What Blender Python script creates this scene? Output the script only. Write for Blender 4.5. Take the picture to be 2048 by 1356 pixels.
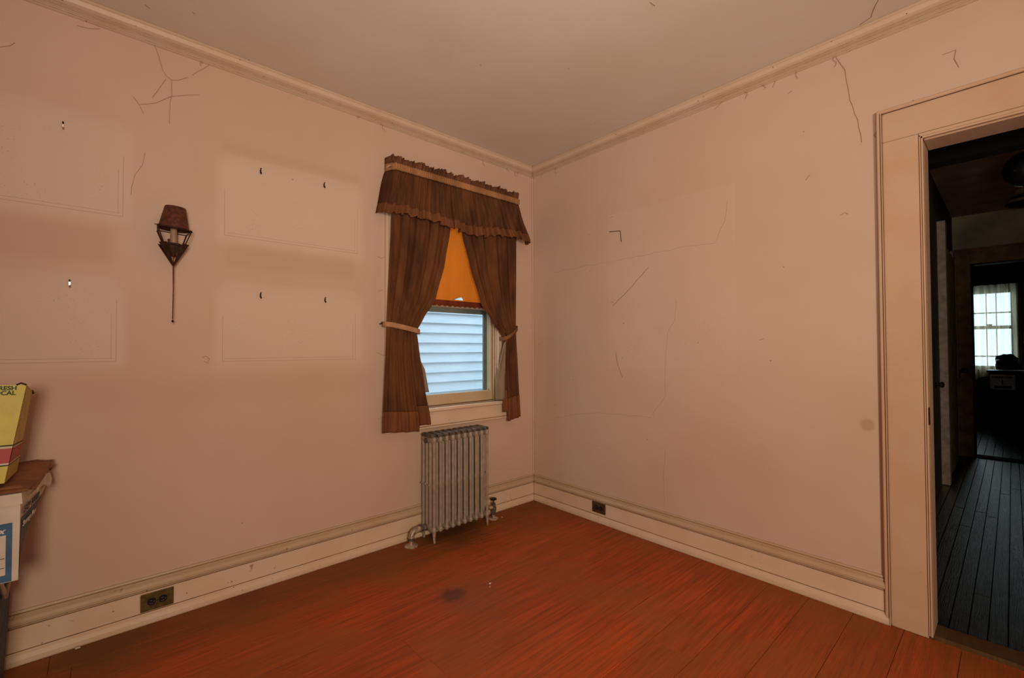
import bpy, bmesh, math, random
from math import sin, cos, pi, radians
from mathutils import Vector, Matrix
for o in list(bpy.data.objects): bpy.data.objects.remove(o)
S = bpy.context.scene
COL = S.collection
random.seed(7)

# ---------------------------------------------------------------- camera
cam = bpy.data.cameras.new('camera'); camo = bpy.data.objects.new('camera', cam); COL.objects.link(camo)
YAW, PIT, ROL = 0.836994, 0.0194709, -0.0031472
f = Vector((cos(YAW)*cos(PIT), sin(YAW)*cos(PIT), sin(PIT)))
rt = Vector((sin(YAW), -cos(YAW), 0)); up = rt.cross(f)
rt2 = cos(ROL)*rt + sin(ROL)*up; up2 = -sin(ROL)*rt + cos(ROL)*up
camo.matrix_world = Matrix(((rt2.x, up2.x, -f.x, -2.51315), (rt2.y, up2.y, -f.y, -2.53729), (rt2.z, up2.z, -f.z, 1.18409), (0, 0, 0, 1)))
cam.sensor_width = 36; cam.lens = 903.026/2048*36; cam.clip_start = .02; cam.clip_end = 200
S.camera = camo
# ---------------------------------------------------------------- light
S.view_settings.view_transform = 'Standard'; S.view_settings.look = 'None'
S.view_settings.exposure = 0.0; S.view_settings.gamma = 1; S.view_settings.use_curve_mapping = False
w = bpy.data.worlds.new('World'); S.world = w; w.use_nodes = True
bg = w.node_tree.nodes['Background']; bg.inputs[0].default_value = (.74, .90, 1, 1); bg.inputs[1].default_value = 3.3
def area(name, loc, target, size, power, col, spread):
    l = bpy.data.lights.new(name, 'AREA'); l.energy = power; l.size = size; l.color = col; l.shape = 'DISK'; l.spread = radians(spread)
    o = bpy.data.objects.new(name, l); COL.objects.link(o); o.location = loc
    o.rotation_euler = (Vector(target)-Vector(loc)).to_track_quat('-Z', 'Y').to_euler()
    o['label'] = ('unseen warm area light added to brighten the ceiling' if 'wash' in name else 'unseen soft warm area light added behind the camera'); o['category'] = 'fill light'
    return o
area('room_fill_light', (-2.85, -3.9, 1.45), (-.35, -.6, .8), .6, 40, (1, .84, .65), 140)  # unseen fill added behind the camera for flash and ambient light
area('ceiling_wash_fill', (-2.75, -2.85, 1.10), (-1.55, -1.65, 2.6), .6, 12.5, (1, .89, .77), 110)  # unseen fill added to lift the ceiling brightness

# ---------------------------------------------------------------- materials
def lin(r, g, b):
    return tuple(((c/255)/12.92 if c/255 <= .04045 else ((c/255+.055)/1.055)**2.4) for c in (r, g, b))
MATS = {}
class N:
    """small node builder"""
    def __init__(s, m): s.t = m.node_tree; s.n = s.t.nodes; s.l = s.t.links
    def val(s, x, sock):
        if hasattr(x, 'is_linked') or isinstance(x, bpy.types.NodeSocket): s.l.new(x, sock)
        else: sock.default_value = x
    def math(s, op, a, b=0.0, c=None, clamp=False):
        n = s.n.new('ShaderNodeMath'); n.operation = op; n.use_clamp = clamp
        s.val(a, n.inputs[0]); s.val(b, n.inputs[1])
        if c is not None: s.val(c, n.inputs[2])
        return n.outputs[0]
    def ss(s, x, a, b):
        n = s.n.new('ShaderNodeMapRange'); n.interpolation_type = 'SMOOTHSTEP'
        s.val(x, n.inputs[0]); n.inputs[1].default_value = a; n.inputs[2].default_value = b
        n.inputs[3].default_value = 0; n.inputs[4].default_value = 1
        return n.outputs[0]
    def mix(s, fac, a, b, mode='MIX'):
        n = s.n.new('ShaderNodeMix'); n.data_type = 'RGBA'; n.blend_type = mode; n.clamp_factor = True
        s.val(fac, n.inputs[0])
        for x, i in ((a, 6), (b, 7)):
            if isinstance(x, tuple): n.inputs[i].default_value = (*x[:3], 1)
            else: s.l.new(x, n.inputs[i])
        return n.outputs[2]
    def pos(s):
        g = s.n.new('ShaderNodeNewGeometry'); return g.outputs['Position']
    def sep(s, v):
        n = s.n.new('ShaderNodeSeparateXYZ'); s.l.new(v, n.inputs[0]); return n.outputs
    def scale(s, v, sc):
        n = s.n.new('ShaderNodeVectorMath'); n.operation = 'MULTIPLY'; s.l.new(v, n.inputs[0]); n.inputs[1].default_value = sc; return n.outputs[0]
    def noise(s, v, sc, det=3, rough=.5, out=0, dist=0):
        n = s.n.new('ShaderNodeTexNoise'); s.l.new(v, n.inputs['Vector']); n.inputs['Scale'].default_value = sc
        n.inputs['Detail'].default_value = det; n.inputs['Roughness'].default_value = rough; n.inputs['Distortion'].default_value = dist
        return n.outputs[out]
    def voro(s, v, sc):
        n = s.n.new('ShaderNodeTexVoronoi'); s.l.new(v, n.inputs['Vector']); n.inputs['Scale'].default_value = sc
        return n.outputs[0], n.outputs[1]
    def bump(s, h, st, dist=.002):
        n = s.n.new('ShaderNodeBump'); s.l.new(h, n.inputs['Height']); n.inputs['Strength'].default_value = st; n.inputs['Distance'].default_value = dist
        return n.outputs[0]
def mat(name, col=(.5, .5, .5), rough=.6, metal=0, spec=.5, emis=None):
    m = bpy.data.materials.new(name); m.use_nodes = True; b = m.node_tree.nodes['Principled BSDF']
    b.inputs['Base Color'].default_value = (*col, 1); b.inputs['Roughness'].default_value = rough
    b.inputs['Metallic'].default_value = metal; b.inputs['Specular IOR Level'].default_value = spec
    m.diffuse_color = (*col, 1)
    return m, b, N(m)
def simple(name, col, rough=.6, metal=0, spec=.5, var=.12, nsc=18, bump=.15):
    """plain material with mottled wear and fine relief"""
    m, b, n = mat(name, col, rough, metal, spec)
    p = n.pos(); a = n.noise(p, nsc, 4)
    c = n.mix(n.ss(a, .3, .7), tuple(x*(1-var) for x in col), tuple(min(1, x*(1+var)) for x in col))
    n.l.new(c, b.inputs['Base Color'])
    if bump: n.l.new(n.bump(n.noise(p, nsc*12, 3), bump, .001), b.inputs['Normal'])
    return m

def specks(n, p, sc, size, thresh):
    """small dark specks: returns 0..1"""
    d, c = n.voro(p, sc)
    r = n.sep(c)[0]
    big = n.math('MULTIPLY', n.math('GREATER_THAN', r, thresh), 1)
    return n.math('MULTIPLY', n.math('SUBTRACT', 1, n.ss(d, size*.5, size)), big)

PINK = (.60, .43, .335)
def wall_material(name, base, axis, ghosts=(), lines=(), blobs=(), halo=()):
    m, b, n = mat(name, base, .55, 0, .35)
    p = n.pos(); xyz = n.sep(p); U = xyz[0] if axis == 'y' else xyz[1]; V = xyz[2]
    big = n.noise(p, 1.3, 3); med = n.noise(p, 7, 5, .6)
    c = n.mix(n.ss(big, .3, .7), tuple(x*k for x, k in zip(base, (.97, .93, .88))), tuple(x*1.03 for x in base))
    c = n.mix(n.math('MULTIPLY', n.ss(med, .45, .8), .10), c, tuple(x*.8 for x in base))
    def rect(u0, u1, v0, v1, s, sv=None):
        sv = sv or s
        a = n.math('MULTIPLY', n.ss(U, u0-s, u0+s), n.math('SUBTRACT', 1, n.ss(U, u1-s, u1+s)))
        e = n.math('MULTIPLY', n.ss(V, v0-sv, v0+sv), n.math('SUBTRACT', 1, n.ss(V, v1-sv, v1+sv)))
        return n.math('MULTIPLY', a, e)
    for (u0, u1, v0, v1, s, st, col, sv) in halo:
        c = n.mix(n.math('MULTIPLY', rect(u0, u1, v0, v1, s, sv), st), c, col)
    sp_mask = None
    for (u0, u1, v0, v1, s, st, col) in ghosts:
        r = rect(u0, u1, v0, v1, s); c = n.mix(n.math('MULTIPLY', r, st), c, col)
        low = n.math('MULTIPLY', rect(u0+.05, u1-.02, v0+.02, v0+.30, .05), 1)
        sp_mask = low if sp_mask is None else n.math('MAXIMUM', sp_mask, low)
    for (u0, u1, v0, v1) in lines:
        c = n.mix(n.math('MULTIPLY', rect(u0, u1, v0, v1, .0012), .42), c, (.30, .19, .13))
    for (u, v, r, st, col) in blobs:
        du = n.math('SUBTRACT', U, u); dv = n.math('SUBTRACT', V, v)
        d = n.math('SQRT', n.math('ADD', n.math('MULTIPLY', du, du), n.math('MULTIPLY', dv, dv)))
        d = n.math('ADD', d, n.math('MULTIPLY', n.math('SUBTRACT', n.noise(p, 30, 2), .5), r*.35))
        c = n.mix(n.math('MULTIPLY', n.math('SUBTRACT', 1, n.ss(d, r*.55, r)), st), c, col)
    # specks everywhere, denser inside the marks of the old frames
    s1 = n.math('MULTIPLY', specks(n, p, 9, .045, .82), .55)
    s2 = n.math('MULTIPLY', specks(n, p, 60, .16, .80), .40)
    c = n.mix(s1, c, (.10, .045, .02))
    if sp_mask is not None:
        cl = n.ss(n.noise(p, 6, 2), .42, .62)
        c = n.mix(n.math('MULTIPLY', n.math('MULTIPLY', s2, sp_mask), cl), c, (.12, .06, .03))
        c = n.mix(n.math('MULTIPLY', n.math('MULTIPLY', n.math('MULTIPLY', specks(n, p, 140, .3, .75), .45), sp_mask), cl), c, (.2, .11, .06))
    n.l.new(c, b.inputs['Base Color'])
    h = n.math('ADD', n.noise(p, 90, 3), n.math('MULTIPLY', n.noise(p, 5, 3), 2))
    n.l.new(n.bump(h, .12, .003), b.inputs['Normal'])
    return m
LT = (.64, .49, .39); DK = (.52, .335, .24)
gl = []; ln = []
for (u0, u1, v0, v1) in ((-2.091, -1.431, 1.733, 2.13), (-2.094, -1.44, 1.123, 1.51), (-3.14, -2.462, 1.75, 2.16), (-3.14, -2.478, 1.132, 1.49)):
    gl.append((u0, u1, v0, v1, .012, .40, LT))
    ln += [(u0, u1, v0-.002, v0+.001), (u0+.01, u1-.01, v0+.012, v0+.0145), (u1-.0015, u1+.0015, v0, v0+.26), (u1-.017, u1-.0145, v0+.01, v0+.2)]
    if u0 > -3: ln += [(u0-.0015, u0+.0015, v0, v0+.22)]
hal = []
for (u0, u1, v0, v1) in ((-2.12, -1.40, 1.70, 2.10), (-2.125, -1.40, 1.095, 1.46), (-3.2, -2.43, 1.715, 2.12), (-3.2, -2.445, 1.10, 1.45)):
    hal.append((u0, u1, v0, v1, .02, .60, (.67, .51, .40), .05))  # bright tone-mapping halo painted around each frame mark
hal += [(-2.08, -1.45, 1.58, 1.69, .03, .5, DK, .035), (-3.2, -2.49, 1.54, 1.70, .03, .55, DK, .03), (-3.2, -1.33, .93, 1.06, .05, .32, DK, .06), (-2.10, -1.42, 2.14, 2.19, .02, .35, DK, .02)]
M = {}
M['wall_left'] = wall_material('left_wall_paint', PINK, 'y', gl, ln, (), hal)
PR = (.60, .445, .35)
M['wall_right'] = wall_material('right_wall_paint', PR, 'x', [(-1.55, -.722, 1.05, 2.072, .004, .22, (.665, .508, .41))], (), [(-2.10, .837, .034, .42, (.33, .19, .10))],
                                [(-1.6, -1.35, 1.0, 2.3, .15, .3, PR, .2), (-2.2, -.9, 1.95, 2.12, .2, .2, (.56, .41, .32), .05)])
M['ceiling'] = wall_material('ceiling_paint', (.70, .62, .545), 'y', (), (), (), ())
M['paint'] = None
def paint_trim(name, base, chip=.5, line=None):
    m, b, n = mat(name, base, .42, 0, .4)
    p = n.pos()
    c = n.mix(n.ss(n.noise(p, 5, 4), .3, .7), tuple(x*k for x, k in zip(base, (.95, .90, .82))), base)
    # crease shade and grime painted into hollows by ambient occlusion, chips
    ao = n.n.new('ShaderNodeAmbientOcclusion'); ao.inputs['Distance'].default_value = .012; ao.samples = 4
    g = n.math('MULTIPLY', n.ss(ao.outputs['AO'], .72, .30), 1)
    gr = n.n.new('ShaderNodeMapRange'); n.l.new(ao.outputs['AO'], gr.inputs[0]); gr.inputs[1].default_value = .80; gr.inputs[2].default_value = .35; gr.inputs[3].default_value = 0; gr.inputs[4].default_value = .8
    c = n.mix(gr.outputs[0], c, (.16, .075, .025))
    nz = n.noise(n.scale(p, (1, 1, 1)), 22, 6, .7)
    chipm = n.math('MULTIPLY', n.ss(nz, .66, .70), chip)
    c = n.mix(chipm, c, (.22, .11, .05))
    c = n.mix(n.math('MULTIPLY', specks(n, p, 28, .10, .62), .8), c, (.10, .045, .02))
    n.l.new(c, b.inputs['Base Color'])
    n.l.new(n.bump(n.noise(p, 60, 4), .18, .002), b.inputs['Normal'])
    return m
TR = (.72, .54, .40)
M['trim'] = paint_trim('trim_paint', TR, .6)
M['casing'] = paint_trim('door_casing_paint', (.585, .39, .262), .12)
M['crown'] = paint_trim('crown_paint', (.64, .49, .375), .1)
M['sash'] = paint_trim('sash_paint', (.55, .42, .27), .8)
M['cap'] = paint_trim('grimy_cap_paint', (.52, .38, .25), 1)
M['shade_dirt_pale'] = simple('faint_shade_and_dirt_in_the_moulding', (.36, .23, .14), .9, var=.3, nsc=30)  # fainter strip colour on the crown, shadow and dirt painted together
M['shade_dirt'] = simple('shade_and_dirt_in_the_joint', (.19, .095, .035), .9, var=.4, nsc=30)  # strip colour holds both joint shadow and dirt

def wood(name, c0, c1, c2, rough, spec=.5, stain=None, scratch=.25, border=None):
    m, b, n = mat(name, c1, rough, 0, spec)
    p = n.pos(); oi = n.n.new('ShaderNodeObjectInfo')
    off = n.n.new('ShaderNodeVectorMath'); off.operation = 'MULTIPLY_ADD'
    cmb = n.n.new('ShaderNodeCombineXYZ'); n.l.new(oi.outputs['Random'], cmb.inputs[0]); n.l.new(oi.outputs['Random'], cmb.inputs[1])
    n.l.new(cmb.outputs[0], off.inputs[0]); off.inputs[1].default_value = (13, 7, 0); n.l.new(p, off.inputs[2])
    q = off.outputs[0]
    g1 = n.noise(n.scale(q, (1.2, 26, 1)), 2.2, 5, .6, dist=.6)
    g2 = n.noise(n.scale(q, (3, 160, 1)), 2.0, 3, .6)
    blot = n.noise(p, 1.7, 4, .6)
    c = n.mix(n.ss(g1, .32, .68), c0, c1)
    c = n.mix(n.math('MULTIPLY', n.ss(blot, .38, .62), .85), c, c2)
    c = n.mix(n.math('MULTIPLY', n.ss(g2, .48, .72), .50), c, tuple(x*.45 for x in c0))
    v = n.math('MULTIPLY', n.math('SUBTRACT', oi.outputs['Random'], .5), .16)
    hs = n.n.new('ShaderNodeHueSaturation'); n.l.new(c, hs.inputs['Color']); n.l.new(n.math('ADD', 1, v), hs.inputs['Value']); c = hs.outputs[0]
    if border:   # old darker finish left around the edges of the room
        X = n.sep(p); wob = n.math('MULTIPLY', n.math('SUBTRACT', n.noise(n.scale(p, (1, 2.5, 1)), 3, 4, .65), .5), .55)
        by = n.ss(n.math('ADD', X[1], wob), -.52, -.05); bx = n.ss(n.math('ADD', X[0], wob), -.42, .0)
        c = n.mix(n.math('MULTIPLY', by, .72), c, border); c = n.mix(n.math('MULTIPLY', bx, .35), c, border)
    if stain:
        X = n.sep(p)
        for (x, y, r, st, col) in stain:
            du = n.math('SUBTRACT', X[0], x); dv = n.math('SUBTRACT', X[1], y)
            d = n.math('SQRT', n.math('ADD', n.math('MULTIPLY', du, du), n.math('MULTIPLY', dv, dv)))
            d = n.math('ADD', d, n.math('MULTIPLY', n.math('SUBTRACT', n.noise(p, 12, 4, .7), .5), r*1.1))
            c = n.mix(n.math('MULTIPLY', n.math('SUBTRACT', 1, n.ss(d, r*.3, r)), st), c, col)
    c = n.mix(n.math('MULTIPLY', specks(n, p, 14, .03, .93), .5), c, (.45, .22, .1))
    n.l.new(c, b.inputs['Base Color'])
    r = n.math('ADD', rough-.08, n.math('MULTIPLY', n.noise(p, 9, 5, .7), .25)); n.l.new(r, b.inputs['Roughness'])
    h = n.math('ADD', n.math('MULTIPLY', g2, 1.0), n.math('MULTIPLY', n.noise(p, 22, 5, .65), 1.5))
    n.l.new(n.bump(h, scratch, .003), b.inputs['Normal'])
    return m
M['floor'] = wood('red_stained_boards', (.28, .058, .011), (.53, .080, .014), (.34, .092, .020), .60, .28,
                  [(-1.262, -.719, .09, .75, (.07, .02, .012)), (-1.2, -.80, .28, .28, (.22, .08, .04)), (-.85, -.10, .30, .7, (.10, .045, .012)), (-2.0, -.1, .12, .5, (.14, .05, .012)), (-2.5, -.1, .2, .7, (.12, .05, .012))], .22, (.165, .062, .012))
M['hall_floor'] = wood('dark_varnished_boards', (.006, .005, .004), (.011, .008, .007), (.009, .007, .006), .15, 1.0, None, .40)
M['saddle'] = wood('threshold_wood', (.08, .042, .010), (.13, .065, .014), (.06, .025, .008), .5, .4)
M['subfloor'] = simple('dark_subfloor', (.03, .012, .005), .9)
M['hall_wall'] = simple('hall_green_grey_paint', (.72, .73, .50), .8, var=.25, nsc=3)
M['hall_side'] = simple('hall_paint_with_shade', (.06, .048, .036), .8, var=.3, nsc=3)  # dimness of the hall put into the wall colour
M['hall_trim'] = simple('hall_ochre_trim', (.46, .34, .14), .6, var=.3, nsc=8)
M['hall_pale'] = simple('hall_pinkish_door_edge', (.42, .33, .26), .6, var=.2)
M['hall_ceiling'] = simple('hall_ceiling_paint', (.62, .43, .30), .85, var=.2, nsc=4)
M['soffit'] = simple('shaded_soffit_and_dark_trunk', (.012, .010, .009), .9)  # header's shadow put into the colour; dark trunk and carton share it
M['far_wall'] = simple('far_room_paint_with_shade', (.045, .026, .018), .85)  # dimness of the far room put into the wall and trim colour
M['black'] = simple('black_plastic', (.006, .006, .008), .35, spec=.5)
M['iron'] = simple('painted_radiator_iron', (.33, .26, .20), .45, .05, .5, var=.10, nsc=30, bump=.3)
M['iron_dark'] = simple('dusty_dark_iron', (.115, .080, .055), .6, .2, .4, var=.4, nsc=40, bump=.4)
M['pipe'] = simple('worn_pipe_metal', (.44, .33, .26), .4, .4, .5, var=.5, nsc=50, bump=.4)
M['brass'] = simple('tarnished_brass', (.13, .085, .022), .45, .5, .5, var=.3, nsc=40)
M['brown_plate'] = simple('dark_brown_plate', (.075, .042, .018), .45, .2)
M['rust'] = simple('rusty_brown_tin', (.105, .030, .013), .62, .2, .4, var=.4, nsc=60, bump=.4)
M['rust_dark'] = simple('dark_tin', (.045, .018, .009), .5, .4, .4, var=.4, nsc=40)
M['sleeve'] = simple('candle_sleeve', (.36, .22, .12), .5)
M['steel'] = simple('bright_steel', (.75, .72, .66), .25, 1, .5, var=.1)
M['nail'] = simple('black_nail', (.03, .018, .012), .5, .5)
M['web'] = simple('cobweb_dust', (.33, .20, .125), .9)
M['crackline'] = simple('plaster_crack', (.30, .18, .11), .9)
M['white_card'] = simple('white_cardboard', (.62, .54, .45), .6, var=.08)
M['blue_card'] = simple('blue_print', (.035, .11, .22), .55, var=.15)
M['blue_side'] = simple('faded_blue_print', (.032, .065, .10), .6, var=.2)
M['brown_card'] = simple('brown_cardboard', (.22, .085, .035), .7, var=.2)
M['yellow_card'] = simple('yellow_printed_card', (.58, .50, .06), .5, var=.08)
M['yellow_side'] = simple('yellow_card_side', (.48, .37, .07), .55, var=.15)
M['red_card'] = simple('red_print', (.36, .013, .008), .5)
M['green_ink'] = simple('dark_green_ink', (.03, .045, .015), .6, bump=0)
M['black_ink'] = simple('black_ink', (.012, .010, .008), .6, bump=0)
M['white_ink'] = simple('white_ink', (.70, .66, .60), .6, bump=0)
M['tote'] = simple('blue_grey_tote', (.035, .055, .085), .7, var=.4, nsc=25)
M['rope'] = simple('pale_rope', (.40, .28, .19), .8)
M['label_card'] = simple('grey_white_label', (.80, .74, .72), .7, bump=0)
M['smudge'] = simple('label_smudge', (.06, .045, .04), .8, bump=0)
M['leaf'] = simple('yellow_green_leaf', (.28, .42, .08), .6)
M['ground'] = simple('outdoor_ground', (.16, .17, .12), .9, nsc=6)
M['screw'] = simple('dark_screw', (.02, .02, .02), .4, .6)
M['slot'] = simple('slot_grey', (.11, .11, .11), .4)
M['cream_glass'] = simple('cream_glass', (.45, .33, .20), .3)
M['chip'] = simple('plaster_chip', (.65, .55, .45), .8)

def cloth(name, col, trans, rough=.85, weave=700, alpha=0.0, var=.2, transl=None):
    m = bpy.data.materials.new(name); m.use_nodes = True; n = N(m); t = m.node_tree
    b = t.nodes['Principled BSDF']; out = t.nodes['Material Output']
    p = n.pos(); a = n.noise(n.scale(p, (1, 1, .25)), 9, 5, .65)
    c = n.mix(n.ss(a, .3, .72), tuple(x*(1-var) for x in col), tuple(x*(1+var) for x in col))
    n.l.new(c, b.inputs['Base Color']); b.inputs['Roughness'].default_value = rough; b.inputs['Specular IOR Level'].default_value = .25
    n.l.new(n.bump(n.noise(p, weave, 2), .2, .001), b.inputs['Normal'])
    tr = n.n.new('ShaderNodeBsdfTranslucent')
    if transl: tr.inputs[0].default_value = (*transl, 1)
    else: n.l.new(c, tr.inputs[0])
    mx = n.n.new('ShaderNodeMixShader'); mx.inputs[0].default_value = trans; n.l.new(b.outputs[0], mx.inputs[1]); n.l.new(tr.outputs[0], mx.inputs[2])
    o = mx.outputs[0]
    if alpha > 0:
        tp = n.n.new('ShaderNodeBsdfTransparent'); m2 = n.n.new('ShaderNodeMixShader'); m2.inputs[0].default_value = alpha
        n.l.new(o, m2.inputs[1]); n.l.new(tp.outputs[0], m2.inputs[2]); o = m2.outputs[0]
    n.l.new(o, out.inputs[0]); m.diffuse_color = (*col, 1)
    return m
M['curtain'] = cloth('brown_curtain_cloth', (.14, .052, .019), .26, .8, var=.45)
M['curtain_hem'] = cloth('brown_curtain_hem', (.20, .072, .026), .15, .75, var=.25)  # redder and lighter: doubled cloth with some light painted into the colour
M['pocket'] = cloth('lit_tone_rod_pocket', (.42, .20, .085), .1, .7, var=.3)  # lit look of the thin pocket cloth put into a paler colour
M['ruffle'] = cloth('brown_ruffle', (.16, .062, .028), .1, .8, var=.4)
M['lining'] = cloth('grey_brown_lining', (.33, .25, .18), .2, .8)
M['tie'] = cloth('pale_tieback', (.48, .25, .13), .1, .8)
M['tie_dark'] = cloth('brown_tieback', (.24, .10, .045), .1, .8)
M['shade'] = cloth('orange_shade_cloth', (.68, .29, .05), .50, .7, var=.12, transl=(1, .43, .06))
M['fringe'] = cloth('rust_fringe', (.20, .035, .012), .15, .9, var=.4)
M['sheer'] = cloth("cream_sheer", (.66, .58, .38), .75, .9, alpha=.34, var=.15)

def glass_mat(name, tint=(.93, .97, 1), gloss=.08, haze=0):
    m = bpy.data.materials.new(name); m.use_nodes = True; n = N(m); t = m.node_tree
    t.nodes.remove(t.nodes['Principled BSDF']); out = t.nodes['Material Output']
    tp = n.n.new('ShaderNodeBsdfTransparent'); tp.inputs[0].default_value = (*tint, 1)
    g = n.n.new('ShaderNodeBsdfGlossy'); g.inputs['Roughness'].default_value = .03
    mx = n.n.new('ShaderNodeMixShader'); mx.inputs[0].default_value = gloss
    n.l.new(tp.outputs[0], mx.inputs[1]); n.l.new(g.outputs[0], mx.inputs[2]); n.l.new(mx.outputs[0], out.inputs[0])
    return m
M['glass'] = glass_mat('window_glass', gloss=.05)
def siding_mat():
    m, b, n = mat('white_clapboard_paint', (.66, .72, .78), .6)
    p = n.pos(); a = n.noise(n.scale(p, (.6, 1, 6)), 8, 4)
    c = n.mix(n.ss(a, .3, .75), (.45, .525, .59), (.52, .585, .63)); n.l.new(c, b.inputs['Base Color'])
    return m
M['siding'] = siding_mat()

# ---------------------------------------------------------------- mesh helpers
class MB:
    def __init__(s): s.b = bmesh.new()
    def box(s, x0, x1, y0, y1, z0, z1, bev=0, rot=None, seg=1):
        r = bmesh.ops.create_cube(s.b, size=1); vs = r['verts']
        for v in vs: v.co = Vector(((x0+x1)/2+v.co.x*(x1-x0), (y0+y1)/2+v.co.y*(y1-y0), (z0+z1)/2+v.co.z*(z1-z0)))
        if bev:
            es = list({e for v in vs for e in v.link_edges})
            q = bmesh.ops.bevel(s.b, geom=es, offset=bev, segments=seg, affect='EDGES', profile=.5)
            vs = list({v for fc in q['faces'] for v in fc.verts} | {v for v in vs if v.is_valid})
        if rot:
            ang, ax, cen = rot; bmesh.ops.rotate(s.b, verts=[v for v in vs if v.is_valid], cent=cen, matrix=Matrix.Rotation(ang, 3, ax))
        return s
    def hexa(s, p):  # 8 points: bottom 4 ccw, top 4 ccw
        v = [s.b.verts.new(q) for q in p]
        for a in ((3, 2, 1, 0), (4, 5, 6, 7), (0, 1, 5, 4), (1, 2, 6, 5), (2, 3, 7, 6), (3, 0, 4, 7)): s.b.faces.new([v[i] for i in a])
        return s
    def hexg(s, p, n=8):
        p = [Vector(q) for q in p]
        for a in ((3, 2, 1, 0), (4, 5, 6, 7), (0, 1, 5, 4), (1, 2, 6, 5), (2, 3, 7, 6), (3, 0, 4, 7)):
            q = [p[i] for i in a]; s.grid(lambda u, v: q[0].lerp(q[1], u).lerp(q[3].lerp(q[2], u), v), n, n)
        bmesh.ops.remove_doubles(s.b, verts=s.b.verts, dist=1e-6); return s
    def prism(s, prof, a, b, axis='x', m0=0, m1=0):
        """closed 2D profile (d,z) swept between a and b along axis; d = distance from the wall towards -other axis; m0/m1 mitre factors"""
        ends = []
        for t, mi in ((a, m0), (b, m1)):
            row = []
            for d, z in prof:
                u = t+mi*d
                row.append(s.b.verts.new((u, -d, z) if axis == 'x' else (-d, u, z)))
            ends.append(row)
        n = len(prof)
        for i in range(n):
            j = (i+1) % n; s.b.faces.new((ends[0][i], ends[0][j], ends[1][j], ends[1][i]))
        s.b.faces.new(ends[0]); s.b.faces.new(ends[1][::-1]); return s
    def tube(s, pts, r, n=8, cap=True):
        rs = r if isinstance(r, (list, tuple)) else [r]*len(pts)
        pts = [Vector(p) for p in pts]; rings = []
        d0 = (pts[1]-pts[0]).normalized(); ref = Vector((0, 0, 1)) if abs(d0.z) < .9 else Vector((1, 0, 0))
        nx = d0.cross(ref).normalized()
        for i, p in enumerate(pts):
            if i == 0: d = pts[1]-pts[0]
            elif i == len(pts)-1: d = pts[-1]-pts[-2]
            else: d = (pts[i+1]-pts[i]).normalized()+(pts[i]-pts[i-1]).normalized()
            d.normalize(); nx = (nx-d*nx.dot(d)).normalized(); ny = d.cross(nx)
            rings.append([s.b.verts.new(p+rs[i]*(cos(2*pi*k/n)*nx+sin(2*pi*k/n)*ny)) for k in range(n)])
        for i in range(len(rings)-1):
            for k in range(n): s.b.faces.new((rings[i][k], rings[i][(k+1) % n], rings[i+1][(k+1) % n], rings[i+1][k]))
        if cap: s.b.faces.new(rings[0][::-1]); s.b.faces.new(rings[-1])
        return s
    def lathe(s, prof, c=(0, 0, 0), n=24, axis=Vector((0, 0, 1)), cap=True):
        rot = Vector((0, 0, 1)).rotation_difference(Vector(axis)).to_matrix(); rings = []
        for r, z in prof:
            rings.append([s.b.verts.new(Vector(c)+rot @ Vector((r*cos(2*pi*k/n), r*sin(2*pi*k/n), z))) for k in range(n)])
        for i in range(len(rings)-1):
            for k in range(n): s.b.faces.new((rings[i][k], rings[i][(k+1) % n], rings[i+1][(k+1) % n], rings[i+1][k]))
        if cap: s.b.faces.new(rings[0][::-1]); s.b.faces.new(rings[-1])
        return s
    def poly(s, pts): s.b.faces.new([s.b.verts.new(p) for p in pts]); return s
    def grid(s, fn, nu, nv):
        g = [[s.b.verts.new(fn(i/nu, j/nv)) for j in range(nv+1)] for i in range(nu+1)]
        for i in range(nu):
            for j in range(nv): s.b.faces.new((g[i][j], g[i+1][j], g[i+1][j+1], g[i][j+1]))
        return s
    def done(s, name, m, parent=None, smooth=False, solid=0, origin=None, tag=None):
        bmesh.ops.recalc_face_normals(s.b, faces=s.b.faces)
        if origin is not None: bmesh.ops.translate(s.b, verts=s.b.verts, vec=-Vector(origin))
        me = bpy.data.meshes.new(name); s.b.to_mesh(me); s.b.free()
        me.materials.append(m)
        if smooth:
            for p in me.polygons: p.use_smooth = True
            if smooth == 'auto': me.set_sharp_from_angle(angle=radians(40))
        o = bpy.data.objects.new(name, me); COL.objects.link(o)
        if origin is not None: o.location = origin
        if parent:
            o.parent = parent
            pl = parent; off = Vector((0, 0, 0))
            while pl: off += pl.location; pl = pl.parent
            o.location = o.location-off if origin is not None else -off
        if solid:
            k = o.modifiers.new('solid', 'SOLIDIFY'); k.thickness = solid; k.offset = 0
        return o
def tagged(o, label, cat, group=None):
    o['label'] = label; o['category'] = cat
    if group: o['group'] = group
    return o
def struct(o): o['kind'] = 'structure'; return o
def empty(name, loc, label, cat, group=None):
    e = bpy.data.objects.new(name, None); COL.objects.link(e); e.location = loc; e.empty_display_size = .05
    return tagged(e, label, cat, group)
def text(name, s, size, mt, M4, parent, bold=.0, align='RIGHT', shear=0, extr=.0004, sx=1):
    cu = bpy.data.curves.new(name, 'FONT'); cu.body = s; cu.size = size; cu.align_x = align; cu.offset = bold; cu.shear = shear; cu.extrude = extr; cu.resolution_u = 3
    t = bpy.data.objects.new(name+'_tmp', cu); COL.objects.link(t); dg = bpy.context.evaluated_depsgraph_get()
    me = bpy.data.meshes.new_from_object(t.evaluated_get(dg)); bpy.data.objects.remove(t)
    off = Vector((0, 0, 0)); pl = parent
    while pl: off += pl.location; pl = pl.parent
    me.transform(Matrix.Translation(-off) @ M4 @ Matrix.Diagonal((sx, 1, 1, 1)))
    me.materials.clear(); me.materials.append(mt)
    o = bpy.data.objects.new(name, me); COL.objects.link(o); o.parent = parent
    return o
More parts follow.
